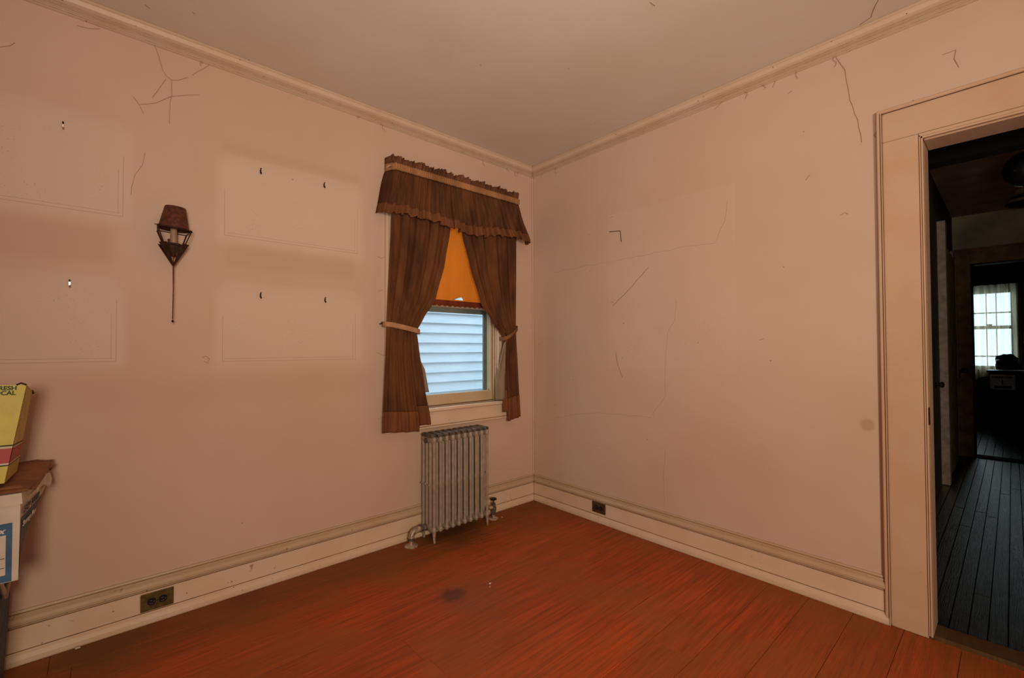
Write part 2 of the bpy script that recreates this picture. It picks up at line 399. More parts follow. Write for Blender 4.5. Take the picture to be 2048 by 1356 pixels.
def frame(o, x, y):
    """matrix with local x,y axes on vectors x,y at origin o"""
    x = Vector(x).normalized(); y = Vector(y); y = (y-x*y.dot(x)).normalized(); z = x.cross(y)
    return Matrix(((x.x, y.x, z.x, o[0]), (x.y, y.y, z.y, o[1]), (x.z, y.z, z.z, o[2]), (0, 0, 0, 1)))

H = 2.6; XW, YW = -4.3, -4.3
# ---------------------------------------------------------------- main room shell
WX0, WX1, WZ0, WZ1 = -1.15, -.375, .80, 2.18       # window opening
DY0, DY1, DZ = -3.12, -2.290, 2.05                # door opening
m = MB()
for a in ((XW-.12, WX0, 0, H), (WX1, .12, 0, H), (WX0, WX1, 0, WZ0), (WX0, WX1, WZ1, H)): m.box(a[0], a[1], 0, .14, a[2] if a[2] else -.08, a[3])
struct(m.done('wall_left', M['wall_left']))
m = MB()
for a in ((DY1, 0, 0, H), (YW-.12, DY0, 0, H), (DY0, DY1, DZ, H)): m.box(0, .12, a[0], a[1], a[2] if a[2] else -.08, a[3])
struct(m.done('wall_right', M['wall_right']))
struct(MB().box(XW-.12, .12, YW-.12, YW, -.08, H).done('wall_back', M['wall_right']))
struct(MB().box(XW-.12, XW, YW, 0, -.08, H).done('wall_near', M['wall_right']))
ceil_ = struct(MB().box(XW-.12, .12, YW-.12, .14, H, H+.1).done('ceiling', M['ceiling']))
fl = struct(MB().box(XW, 0, YW, 0, -.08, -.02).done('floor', M['subfloor']))
def planks(par, mt, x0, x1, y0, y1, w, ztop, thick, lens, gap=.0007):
    y = y1; k = 0
    while y > y0+.01:
        x = x1; first = True
        while x > x0+.05:
            L = random.uniform(*lens)*(random.uniform(.3, 1) if first else 1); first = False
            xa = max(x0, x-L)
            if xa-x0 < .3: xa = x0
            dz = random.uniform(-.0006, .0006)
            MB().box(xa+gap*.6, x-gap*.6, max(y0, y-w)+gap, y-gap, ztop-thick, ztop+dz, bev=.0009).done('plank', mt, par)
            x = xa
        y -= w; k += 1
planks(fl, M['floor'], XW, 0, YW, 0, .1703, 0, .02, (1.6, 3.6))

CP = [(0, H), (.052, H), (.052, H-.010), (.046, H-.014), (.040, H-.030), (.028, H-.038), (.028, H-.043), (.020, H-.046), (.020, H-.052), (.012, H-.056), (.012, H-.063), (.006, H-.066), (0, H-.068)]
def crown(name, a, b, axis, m0, m1):
    c = struct(MB().prism(CP, a, b, axis, m0, m1).done(name, M['crown']))
    for d, z in ((.0282, .0400), (.0202, .0490), (.0122, .0600)): MB().prism([(d-.002, H-z), (d+.0004, H-z), (d+.0004, H-z-.0018), (d-.002, H-z-.0018)], a, b, axis, m0, m1).done('joint_line', M['shade_dirt_pale'], c)
crown('trim_1', XW, 0, 'x', 0, -1); crown('trim_2', YW, 0, 'y', 0, -1)
# baseboards: board, cap moulding and shoe moulding
CAP = [(0, .196), (.007, .196), (.010, .190), (.009, .185), (.013, .182), (.013, .172), (.018, .168), (.024, .158), (.024, .148), (.016, .143), (.016, .138), (0, .138)]
BRD = [(0, .136), (.014, .136), (.015, .047), (0, .047)]
SHOE = [(0, .046), (.016, .046), (.0165, .041), (.024, .036), (.028, .020), (.028, 0), (0, 0)]
def baseb(name, a, b, axis, m0, m1, extra=()):
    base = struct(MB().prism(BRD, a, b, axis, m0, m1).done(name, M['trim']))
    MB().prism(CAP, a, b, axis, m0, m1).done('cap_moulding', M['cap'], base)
    MB().prism([(0, .1385), (.0156, .1385), (.0156, .1348), (0, .1348)], a, b, axis, m0, m1).done('joint_line', M['shade_dirt'], base)
    MB().prism([(0, .0488), (.0160, .0488), (.0160, .0455), (0, .0455)], a, b, axis, m0, m1).done('joint_line', M['shade_dirt'], base)
    MB().prism([(0, .1862), (.0098, .1862), (.0098, .1846), (0, .1846)], a, b, axis, m0, m1).done('joint_line', M['shade_dirt'], base)
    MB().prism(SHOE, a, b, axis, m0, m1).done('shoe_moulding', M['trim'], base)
    return base
baseb('baseboard_left', XW, 0, 'x', 0, -1)
baseb('baseboard_right', -2.172, 0, 'y', 0, -1)
# corner bead where the walls meet
struct(MB().prism([(0, 0), (.009, 0), (.011, .004), (.009, .009), (.004, .011), (0, .009)], 0, 1, 'x').done('tmp', M['crown'])).name = 'tmpbead'
bpy.data.objects.remove(bpy.data.objects['tmpbead'])
struct(MB().tube([(-.004, -.004, .19), (-.004, -.004, H-.06)], .006, 8).done('trim_3', M['crown']))

# cracks in the plaster and old cobwebs
LEFT = [[(-2.379, 2.564), (-2.377, 2.547), (-2.358, 2.524), (-2.347, 2.488), (-2.334, 2.437), (-2.321, 2.415), (-2.301, 2.404), (-2.299, 2.336), (-2.307, 2.230), (-2.308, 2.203)], [(-2.301, 2.404), (-2.279, 2.411), (-2.240, 2.440)], [(-2.434, 2.279), (-2.414, 2.253), (-2.398, 2.217)], [(-2.410, 2.252), (-2.354, 2.280), (-2.301, 2.329), (-2.198, 2.375)], [(-2.819, 2.322), (-2.793, 2.339), (-2.781, 2.356)], [(-2.321, 2.401), (-2.342, 2.354), (-2.368, 2.299)], [(-2.223, 2.459), (-2.156, 2.535), (-2.105, 2.544), (-2.052, 2.546)], [(-2.610, 2.504), (-2.573, 2.510), (-2.542, 2.524)], [(-1.313, 1.735), (-1.285, 1.724), (-1.262, 1.737)], [(-1.306, 1.523), (-1.274, 1.535)], [(-1.315, 1.159), (-1.262, 1.137)], [(-2.174, 1.143), (-2.160, 1.150), (-2.146, 1.136), (-2.154, 1.117), (-2.169, 1.127)], [(-1.301, 0.763), (-1.272, 0.772), (-1.282, 0.740)]]
LEFTCRACK = [[(-2.391, 2.046), (-2.399, 1.989), (-2.424, 1.939), (-2.436, 1.848)]]
RIGHT = [[(-0.753, 1.461), (-0.851, 1.532), (-1.024, 1.682)], [(-0.778, 1.151), (-0.789, 1.085), (-0.827, 0.988)], [(-0.733, 1.961), (-0.820, 1.951), (-0.827, 1.877)], [(-0.738, 2.054), (-0.766, 2.058)], [(-2.009, 2.53), (-2.042, 2.456), (-2.058, 2.310), (-2.086, 2.207), (-2.099, 2.100)], [(-2.155, 2.132), (-2.142, 2.119), (-2.157, 2.087)], [(-1.753, 2.53), (-1.739, 2.505)], [(-1.806, 2.444), (-1.828, 2.452)], [(-2.017, 1.791), (-2.032, 1.799), (-2.045, 1.789)], [(-1.663, 1.220), (-1.682, 1.228)], [(-0.741, 1.492), (-0.765, 1.480)], [(-1.880, 1.992), (-1.897, 2.012)], [(-2.366, 2.367), (-2.405, 2.368), (-2.399, 2.335), (-2.412, 2.294)]]
RIGHTCRACK = [[(-0.237, 1.750), (-0.567, 1.761), (-0.719, 1.757), (-1.035, 1.765), (-1.294, 1.771), (-1.438, 1.763), (-1.494, 1.880), (-1.509, 1.986)], [(-1.204, 1.464), (-1.196, 1.346), (-1.148, 1.273), (-1.129, 1.047), (-1.130, 0.897), (-1.042, 0.767)], [(-0.178, 0.636), (-0.424, 0.707), (-0.644, 0.738), (-0.990, 0.749), (-1.035, 0.748)], [(-0.048, 1.205), (-0.156, 1.250), (-0.182, 1.258)], [(-1.124, 0.566), (-1.112, 0.413), (-1.117, 0.235)]]
CEIL = [[(-0.184, -2.194), (-0.084, -2.153), (-0.063, -2.111)], [(-2.405, -0.171), (-2.389, -0.157)], [(-2.254, -0.251), (-2.245, -0.247)], [(-0.868, -1.564), (-0.835, -1.568)]]
def jag(pl, amp):
    out = [pl[0]]
    for a, b in zip(pl, pl[1:]):
        L = math.hypot(b[0]-a[0], b[1]-a[1]); k = max(1, int(L/.03))
        for i in range(1, k+1):
            t = i/k; j = amp if i < k else 0
            out.append((a[0]+(b[0]-a[0])*t+random.uniform(-j, j), a[1]+(b[1]-a[1])*t+random.uniform(-j, j)))
    return out
def lines(name, pls, fn, r, mt, parent, amp=.004):
    for pl in pls: MB().tube([fn(*p) for p in jag(pl, amp)], r, 5).done(name, mt, parent)
WL, WR = bpy.data.objects['wall_left'], bpy.data.objects['wall_right']
lines('crack', LEFTCRACK, lambda u, v: (u, -.0002, v), .0007, M['crackline'], WL)
lines('crack', RIGHTCRACK, lambda u, v: (-.0002, u, v), .0005, M['crackline'], WR)
for i, pl in enumerate(LEFT): MB().tube([(u, -.002, v) for u, v in jag(pl, .004)], .0008, 5).done('cobweb', M['web'], WL)
for i, pl in enumerate(RIGHT):
    k = .0022 if i in (2,) else .0013 if i in (0, 1) else .0010
    MB().tube([(-.002, u, v) for u, v in jag(pl, .002)], k, 5).done('scratch' if i < 4 else 'cobweb', M['rust_dark'] if i == 2 else M['web'], WR)
for pl in CEIL: MB().tube([(u, v, H-.001) for u, v in jag(pl, .003)], .0013, 5).done('cobweb', M['web'], ceil_)
# cobweb tufts along the crown
for i in range(14):
    x = random.uniform(-2.5, -.1) if i % 2 else None; L = random.uniform(.02, .06)
    pts = [(0, 0)]; 
    for k in range(4): pts.append((pts[-1][0]+random.uniform(-.015, .02), pts[-1][1]-L/4*random.uniform(.3, 1.2)))
    if x is not None: MB().tube([(x+a, -.008, H-.066+b) for a, b in pts], .0009, 5).done('cobweb', M['web'], WL)
    else:
        y = random.uniform(-2.1, -.1); MB().tube([(-.008, y+a, H-.066+b) for a, b in pts], .0009, 5).done('cobweb', M['web'], WR)

# ---------------------------------------------------------------- window in the left wall
# casing is the window structure itself; the rest are parts
CT = WZ1+.10
m = MB(); d = .018
m.box(-1.25, WX0, -d, 0, WZ0-.0, CT, .002); m.box(WX1, -.30, -d, 0, WZ0, CT, .002); m.box(WX0, WX1, -d, 0, WZ1, CT, .002)
m.box(-1.262, -1.245, -.026, 0, WZ0, CT+.012, .003); m.box(-.305, -.288, -.026, 0, WZ0, CT+.012, .003); m.box(-1.262, -.288, -.026, 0, CT, CT+.017, .003)
win = struct(m.done('window_1', M['trim']))
m = MB(); m.box(WX0-.0, WX0+.008, 0, .14, WZ0, WZ1); m.box(WX1-.008, WX1, 0, .14, WZ0, WZ1); m.box(WX0+.008, WX1-.008, 0, .14, WZ1-.008, WZ1)
m.done('jamb', M['trim'], win)
m = MB()
for x in (WX0+.008, WX1-.020): m.box(x, x+.012, .012, .026, WZ0, WZ1-.008, .002)
for x in (WX0+.008, WX1-.020): m.box(x, x+.012, .064, .076, WZ0, WZ1-.008, .002)
m.box(WX0+.02, WX1-.02, .012, .026, WZ1-.02, WZ1-.008, .002)
m.done('stop', M['sash'], win)
MB().box(WX0-.125, WX1+.125, -.050, .0, WZ0-.024, WZ0-.002, .006, seg=2).done('stool', M['trim'], win)
MB().box(WX0, WX1, .0, .16, WZ0-.024, WZ0+.002).done('sill', M['trim'], win)
m = MB(); m.box(WX0-.105, WX1+.105, -.020, 0, WZ0-.118, WZ0-.026, .003); m.box(WX0-.112, WX1+.112, -.028, 0, WZ0-.132, WZ0-.118, .004)
m.done('apron', M['trim'], win)
def sash(name, x0, x1, y0, y1, z0, z1, st, bot, top, mt):
    m = MB()
    m.box(x0, x0+st, y0, y1, z0, z1, .003); m.box(x1-st, x1, y0, y1, z0, z1, .003)
    m.box(x0+st, x1-st, y0, y1, z0, z0+bot, .003); m.box(x0+st, x1-st, y0, y1, z1-top, z1, .003)
    s = m.done(name, mt, win)
    ym = (y0+y1)/2
    MB().box(x0+st-.004, x1-st+.004, ym-.0015, ym+.0015, z0+bot-.004, z1-top+.004).done('pane', M['glass'], s)
    return s
lower = sash('lower_sash', WX0+.01, WX1-.01, .028, .062, WZ0+.004, 1.497, .030, .072, .034, M['sash'])
upper = sash('upper_sash', WX0+.01, WX1-.01, .078, .108, 1.462, WZ1-.01, .040, .036, .05, M['sash'])
# storm window frame outside
m = MB(); m.box(WX0, WX0+.03, .112, .125, WZ0, WZ1); m.box(WX1-.036, WX1, .112, .125, WZ0, WZ1); m.box(WX0+.03, WX1-.036, .112, .125, WZ0, WZ0+.03); m.box(WX0+.03, WX1-.036, .112, .125, 1.432, 1.478)
m.done('storm_frame', simple('weathered_storm_frame', (.17, .19, .14), .6), win)

# roller shade with torn notch
sh = empty('roller_shade', (-.775, .006, 2.14), 'orange cloth roller shade pulled halfway down, small tear at its lower edge', 'window shade')
b = bmesh.new()
def loop(pts):
    v = [b.verts.new(p) for p in pts]; return [b.edges.new((v[i], v[(i+1) % len(v)])) for i in range(len(v))]
Y = .006
es = loop([(-1.135, Y, 1.50), (-.415, Y, 1.50), (-.415, Y, 2.13), (-1.135, Y, 2.13)]) + loop([(-.765, Y, 1.514), (-.672, Y, 1.512), (-.690, Y, 1.536)])
bmesh.ops.triangle_fill(b, edges=es, use_beauty=True)
mm = MB(); mm.b = b; mm.done('shade_cloth', M['shade'], sh, solid=.0008)
MB().poly([(-.765, Y-.002, 1.514), (-.762, Y-.006, 1.510), (-.686, Y-.012, 1.538), (-.690, Y-.002, 1.536)]).done('torn_flap', M['lining'], sh, solid=.001)
MB().tube([(-1.137, .012, 2.145), (-.413, .012, 2.145)], .015, 12).done('roller', M['shade'], sh, smooth='auto')
MB().box(-1.135, -.415, Y-.006, Y+.002, 1.482, 1.505, .002).done('hem_bar', M['fringe'], sh)
m = MB()
n = 64
for i in range(n):
    x = -1.132+i*(.714/(n-1)); h = .019+.004*sin(i*1.7)
    m.tube([(x, Y-.003, 1.486), (x+.004*sin(i), Y-.004, 1.486-h*.6), (x+.003, Y-.004, 1.486-h)], [.005, .0062, .004], 5)
o = m.done('fringe', M['fringe'], sh); o['kind'] = 'stuff'

# ---------------------------------------------------------------- curtains
def fold(s, k, ph=0.0):
    return sin(2*pi*k*s+ph)*.6+.3*sin(2*pi*k*1.93*s+1.3+ph)+.2*sin(2*pi*k*.41*s+2.1*ph+.5)
val = empty('curtain_valance', (-.74, -.06, 2.28), 'gathered brown valance with a shirred rod pocket painted paler as if lit across the top of the window', 'valance')
def vx(s, t):      # t: 0 top .. 1 bottom; skirt outline
    x0 = -1.268-.062*t**.8; x1 = -.200+.105*t**1.2
    return x0+(x1-x0)*s
def vy(s, k, amp, t): 
    e = min(1, min(s, 1-s)/.035); e = e**.5
    return -.012-(.075+.012*t)*e - amp*(fold(s, k)+.5*fold(s, k*2.3, 2))*e - amp*.6*(1-0)*e
def vbot(s):
    return 1.975+.012*sin(9*s+.4)-.020*math.exp(-((s-.55)/.12)**2)+.010*fold(s, 17, .8)
def skirt(s, t, off=0.0):
    zt = 2.250; z = zt+(vbot(s)-zt)*t
    x = vx(s, t)+.006*t*fold(s, 23, 1.1)
    y = vy(s, 24, .004+.014*t**.7, t)+.006*sin(7*t+12*s)*t+off
    if t > .93: y += .004*sin(60*s)
    return (x, y, z)
MB().grid(lambda s, t: skirt(s, t*.80), 420, 14).done('skirt', M['curtain'], val, smooth=True, solid=.0012)
MB().grid(lambda s, t: skirt(s, .79+t*.21, -.0015), 420, 6).done('hem_band', M['curtain_hem'], val, smooth=True, solid=.002)
def pocket(s, t):
    a = pi*t; z = 2.272+.022*cos(a)
    e = min(1, min(s, 1-s)/.03)**.5
    y = -.012-(.070+.016*sin(a)+.0060*sin(2*pi*66*s+.9*sin(30*s)))*e
    return (-1.268+1.066*s, y, z)
MB().grid(pocket, 760, 6).done('rod_pocket', M['pocket'], val, smooth=True, solid=.0012)
def ruf(s, t):
    z = 2.294+t*(.040+.006*sin(41*s)+.004*sin(97*s)); e = min(1, min(s, 1-s)/.03)**.5
    y = -.012-(.072)*e-(.010*t+.002)*(sin(2*pi*48*s+1.2*sin(20*s))+.5*sin(2*pi*23*s))*e
    x = -1.268+1.066*s+.006*t*sin(2*pi*31*s)
    return (x, y, z)
MB().grid(ruf, 620, 4).done('ruffle', M['ruffle'], val, smooth=True, solid=.001)
m = MB().tube([(-1.262, -.002, 2.272), (-1.262, -.060, 2.272), (-1.250, -.074, 2.272), (-.222, -.074, 2.272), (-.210, -.060, 2.272), (-.210, -.002, 2.272)], .006, 8)
tagged(m.done('curtain_rod', M['steel'], smooth='auto'), 'thin metal curtain rod hidden in the pocket of the brown valance', 'curtain rod')

def lerp(tab, z):
    if z >= tab[0][0]: return tab[0][1]
    for (za, a), (zb, bb) in zip(tab, tab[1:]):
        if z >= zb:
            t = (za-z)/(za-zb); t = t*t*(3-2*t)*.35+t*.65; return a+(bb-a)*t
    return tab[-1][1]
def panel(name, label, xout, xin, ztie, zbot_out, zbot_in, k, ph, hem, mat_, y0=-.062):
    c = empty(name, (xout[0][1], y0, 1.3), label, 'curtain', 'tied-back brown curtains at the window')
    def surf(s, t, off=0):
        zb = zbot_out-.022*min(1, s/.76) if s < .76 else zbot_in; ztop = 2.24
        z = ztop+(zb-ztop)*t
        a = lerp(xout, z); bb = lerp(xin, z)
        g = math.exp(-((z-ztie)/.10)**2)           # gathered at tie
        w = .5+.5*math.exp(-((z-2.24)/.25)**2)
        amp = .006+.006*(1-g)*min(1, abs(z-ztie)/.4)
        ss = s+.02*sin(6*z+ph)*(s*(1-s)*4)
        y = y0-amp*fold(ss, k, ph+.6*sin(2.2*z))-.020*g*sin(pi*s)-.006
        x = a+(bb-a)*s+.008*fold(s, k*.7, ph+z*2)*s*(1-s)*4
        # surface lies over the projecting stool and apron
        lim = -.058 if z < .86 else -.034
        y = min(y, lim-.004)+off
        return (x, y, z)
    T = hem
    MB().grid(lambda s, t: surf(s, t*T), 150, 70).done('cloth', mat_, c, smooth=True, solid=.0012)
    MB().grid(lambda s, t: surf(s, T-.004+t*(1-T+.004), -.0022), 150, 10).done('hem', M['curtain_hem'], c, smooth=True, solid=.0022)
    return c, surf
lc, ls = panel('window_curtain', 'left brown curtain panel, drawn aside by a pale tan tieback',
     [(2.25, -1.245), (1.95, -1.255), (1.32, -1.285), (.68, -1.312)],
     [(2.25, -.80), (1.96, -.835), (1.75, -.875), (1.5, -.945), (1.36, -1.04), (1.29, -1.083), (1.2, -1.07), (.95, -1.03), (.72, -.985)], 1.29, .690, .703, 4.2, .4, .925, M['curtain'])
rc, rs = panel('window_curtain', 'right brown curtain panel nearest the room corner, grey lining showing at its inner edge',
     [(2.25, -.235), (1.95, -.250), (1.335, -.250), (.95, -.225), (.67, -.205)],
     [(2.25, -.75), (1.95, -.735), (1.75, -.672), (1.5, -.578), (1.36, -.47), (1.265, -.375), (1.2, -.375), (1.05, -.385), (.72, -.375)], 1.27, .672, .72, 4.6, 1.7, .90, M['curtain'])
# folded-back lining at the right panel's inner edge
def lining(s, t):
    z = 1.235+(.812-1.235)*t
    a = -.362+(-.455+.362)*min(1, t*1.5)**.7; bb = -.352+.02*t
    return (a+(bb-a)*s, -.078-.010*sin(pi*s*1.5)-.006*sin(9*s+3*t), z)
MB().grid(lining, 20, 24).done('lining', M['lining'], rc, smooth=True, solid=.0015)
def lining2(s, t):
    z = 1.15+(.905-1.15)*t
    return (-1.070+.052*t+.034*s*min(1, t*2.5), -.052-.003*s, z)
MB().grid(lining2, 6, 12).done('lining', M['lining'], lc, smooth=True, solid=.0015)
def band(par, pts, hgt, mt):
    m = MB(); vs = []
    def fn(s, t):
        i = min(int(s*(len(pts)-1)), len(pts)-2); q = s*(len(pts)-1)-i
        p = Vector(pts[i]).lerp(Vector(pts[i+1]), q); return (p.x, p.y, p.z+hgt*(.5-t))
    m.grid(fn, (len(pts)-1)*4, 3); return m.done('tieback', mt, par, smooth=True, solid=.003)
band(lc, [(-1.288, -.022, 1.328), (-1.290, -.070, 1.326), (-1.262, -.098, 1.322), (-1.18, -.110, 1.306), (-1.10, -.108, 1.290), (-1.072, -.092, 1.284), (-1.070, -.050, 1.284)], .030, M['tie'])
band(rc, [(-.216, -.012, 1.340), (-.222, -.060, 1.334), (-.262, -.094, 1.315), (-.320, -.108, 1.280), (-.366, -.104, 1.255), (-.384, -.085, 1.250), (-.384, -.045, 1.250)], .028, M['tie_dark'])
for par, x, z in ((lc, -1.292, 1.330), (rc, -.214, 1.342)):
    MB().tube([(x, -.001, z), (x, -.03, z), (x-.004, -.036, z+.008)], .004, 6).done('hook', M['rust_dark'], par, smooth='auto')
# ---------------------------------------------------------------- radiator
rad = empty('radiator', (-.80, -.105, 0), 'old cast iron tube radiator of ten sections standing under the window', 'radiator')
PX = .0458; R0 = -1.018
tubes_y = (-.168, -.128, -.088, -.048)
def section_mesh():
    m = MB()
    for y in tubes_y:
        k = 1 if y < -.15 else 1.2; m.tube([(0, y, .075), (0, y, .12), (0, y, .33), (0, y, .345), (0, y, .36), (0, y, .57), (0, y, .615)], [.0115, .0092*k, .0092*k, .0112*k, .0092*k, .0092*k, .0115], 10)
    # top and bottom headers
    for z0, z1, rr in ((.600, .640, .015), (.058, .092, .012)):
        m.box(-.0130, .0130, -.182, -.036, z0, z1, bev=.0125, seg=3)
    m.box(-.014, .014, -.155, -.062, .618, .650, bev=.0125, seg=3)
    # hubs that join the sections
    for z in (.615, .085): m.tube([(-PX/2, -.108, z), (PX/2, -.108, z)], .016, 10)
    for y in tubes_y: m.tube([(-PX/2+.004, y, .345), (PX/2-.004, y, .345)], .006, 6) if y in tubes_y[1:] else None
    return m
sec = section_mesh().done('section', M['iron'], rad, smooth='auto'); sme = sec.data
sec.location = (R0+.80, .105, 0)
for i in range(1, 10):
    c = sec.copy(); COL.objects.link(c); c.parent = rad; c.location = (R0+PX*i+.80, .105, 0)
sec['label'] = 'painted iron section'
for i in range(1, 10): pass
# dusty dark caps along the top ridge
for i in range(10):
    x = R0+PX*i
    MB().box(x-.0195, x+.0195, -.170, -.046, .632, .656, bev=.010, seg=2).done('section_cap', M['iron_dark'], rad, smooth='auto')
for x in (R0, R0+PX*9):
    for y in (-.168, -.048):
        MB().tube([(x, y, .10), (x, y, .06), (x-.001, y-.002, .03), (x, y-.006, .002)], [.0115, .0125, .009, .0065], 10).done('leg', M['pipe'] if y < -.1 else M['iron'], rad, smooth='auto')
for x, sgn in ((R0, -1), (R0+PX*9, 1)):
    MB().lathe([(.019, 0), (.021, .004), (.019, .010), (.012, .012)], (x+sgn*.016, -.108, .085), 14, Vector((sgn, 0, 0))).done('plug', M['iron_dark'], rad, smooth='auto')
MB().lathe([(.016, 0), (.018, .006), (.010, .012)], (R0-.016, -.108, .615), 14, Vector((-1, 0, 0))).done('plug', M['iron_dark'], rad, smooth='auto')
# supply elbow at the left
pe = empty('pipe_elbow', (-1.14, -.108, 0), 'worn pipe elbow coming out of the floor at the left end of the radiator', 'pipe')
MB().lathe([(.040, 0), (.040, .004), (.030, .009), (.017, .011)], (-1.140, -.108, 0), 20).done('floor_flange', M['pipe'], pe, smooth='auto')
MB().tube([(-1.140, -.108, .004), (-1.140, -.108, .040)], .0135, 12).done('riser', M['pipe'], pe, smooth='auto')
MB().lathe([(.019, 0), (.021, .003), (.021, .014), (.018, .017)], (-1.140, -.108, .034), 8).done('coupling', M['iron_dark'], pe, smooth='auto')
MB().tube([(-1.140, -.108, .045), (-1.138, -.108, .062), (-1.128, -.108, .077), (-1.112, -.108, .085), (-1.080, -.108, .087)], [.018, .0185, .0185, .0185, .018], 12).done('elbow', M['pipe'], pe, smooth='auto')
MB().lathe([(.022, 0), (.024, .004), (.024, .018), (.020, .022)], (-1.082, -.108, .087), 8, Vector((1, 0, 0))).done('union_nut', M['iron_dark'], pe, smooth='auto')
MB().tube([(-1.062, -.108, .087), (-1.046, -.108, .086)], .014, 10).done('nipple', M['pipe'], pe, smooth='auto')
# valve at the right
va = empty('radiator_valve', (-.500, -.108, 0), 'radiator shut-off valve with a round black handwheel at the right end of the radiator', 'valve')
MB().lathe([(.034, 0), (.034, .004), (.026, .009), (.016, .011)], (-.500, -.108, 0), 20).done('floor_flange', M['pipe'], va, smooth='auto')
MB().tube([(-.500, -.108, .004), (-.500, -.108, .036)], .013, 12).done('riser', M['pipe'], va, smooth='auto')
MB().lathe([(.017, 0), (.019, .006), (.015, .010), (.016, .02), (.020, .032), (.020, .048), (.015, .056), (.013, .064), (.015, .068), (.015, .076), (.007, .080), (.006, .098)], (-.500, -.108, .032), 14).done('valve_body', M['iron_dark'], va, smooth='auto')
MB().tube([(-.514, -.108, .082), (-.548, -.108, .084)], .013, 10).done('union', M['pipe'], va, smooth='auto')
MB().lathe([(.006, 0), (.018, .002), (.023, .006), (.023, .012), (.018, .015), (.007, .012)], (-.500, -.108, .128), 18).done('handwheel', M['black'], va, smooth='auto')

# ---------------------------------------------------------------- wall sconce
sc = empty('wall_sconce', (-2.293, -.065, 1.60), 'rusty tin lantern wall sconce with a tilted drum lampshade and a long thin tail', 'sconce')
ax = Vector((.05, -.04, 1)).normalized(); c0 = Vector((-2.293, -.070, 1.712))
m = MB()
m.lathe([(.056, 0), (.0555, .002), (.0385, .094), (.037, .096), (.0365, .094), (.054, .001)], c0, 36, ax, cap=False)
m.done('lampshade', M['rust'], sc, smooth='auto')
MB().lathe([(.0375, .093), (.0375, .095)], c0, 36, ax).done('shade_top', M['rust'], sc)
MB().lathe([(.057, -.003), (.058, 0), (.057, .003)], c0, 36, ax, cap=False).done('shade_rim', M['rust_dark'], sc, solid=.001)
MB().tube([(-2.293, -.066, 1.64), (-2.293, -.067, 1.70), (-2.290, -.068, 1.74)], .0125, 14).done('candle_sleeve', M['sleeve'], sc, smooth='auto')
MB().lathe([(.002, 0), (.010, .018), (.024, .044), (.029, .058), (.030, .060), (.012, .056), (.0125, .059)], (-2.293, -.065, 1.588), 6).done('candle_cup', M['rust_dark'], sc)
# lantern cage: upper tapering frame, and lower flared leaves meeting at a point
def plate(m, pts, th): 
    b0 = [Vector(p) for p in pts]; nn = (b0[1]-b0[0]).cross(b0[2]-b0[0]).normalized()*th
    m.hexa([p for p in b0]+[p+nn for p in b0]) if len(b0) == 4 else None
m = MB()
top = [(-.060, -.055, 1.710), (.060, -.055, 1.703), (.052, .055, 1.703), (-.052, .055, 1.710)]
bot = [(-.036, -.034, 1.640), (.036, -.034, 1.636), (.032, .034, 1.636), (-.032, .034, 1.640)]
cx, cy = -2.293, -.062
P = lambda p: (cx+p[0], cy+p[1], p[2])
for a, b_ in zip(top, bot): m.tube([P(a), P(b_)], .0024, 5)
for r_ in (top, bot):
    for i in range(4): m.tube([P(r_[i]), P(r_[(i+1) % 4])], .0022, 5)
for k in (-.5, 0, .5):
    m.tube([P((k*.110, .055, 1.707)), P((k*.066, .034, 1.64))], .0016, 5)
m.done('lantern_frame', M['rust_dark'], sc)
# small wings at the shade corners
for sgn in (-1, 1): MB().tube([(cx+sgn*.050, -.10, 1.712-sgn*.006), (cx+sgn*.068, -.085, 1.711-sgn*.008)], [.0035, .0015], 5).done('corner_tab', M['rust_dark'], sc)
for i in range(4):   # lower leaves
    a = radians(45+90*i); u = Vector((cos(a), sin(a), 0)); v = Vector((-sin(a), cos(a), 0))
    tip = Vector((cx, cy-.002, 1.550)); c1 = Vector((cx, cy, 1.645))
    m = MB()
    m.hexa([tip-v*.002, tip+v*.002, tip+v*.002+u*.003, tip-v*.002+u*.003, c1+u*.056-v*.018, c1+u*.056+v*.018, c1+u*.0585+v*.017, c1+u*.0585-v*.017])
    m.done('leaf_strap', M['rust_dark'], sc)
m = MB()
for i in range(3):
    x = -.022+.022*i; m.tube([(cx+x*1.2, cy-.034, 1.640), (cx, cy-.004, 1.556)], .0014, 5)
m.done('cage_wire', M['rust'], sc)
MB().tube([(cx, cy-.003, 1.556), (cx+.001, cy-.003, 1.45), (cx, cy-.003, 1.315)], [.0030, .0021, .0021], 6).done('tail_rod', M['rust'], sc)
MB().lathe([(.0015, 0), (.0045, .003), (.0045, .008), (.0015, .012)], (cx, cy-.003, 1.300), 8).done('tail_tip', M['nail'], sc)
MB().tube([(cx, -.001, 1.66), (cx, -.03, 1.655), (cx, cy+.032, 1.64)], .004, 6).done('wall_bracket', M['rust_dark'], sc)
MB().box(cx-.016, cx+.016, -.005, 0, 1.60, 1.68, .002).done('backplate', M['rust'], sc)

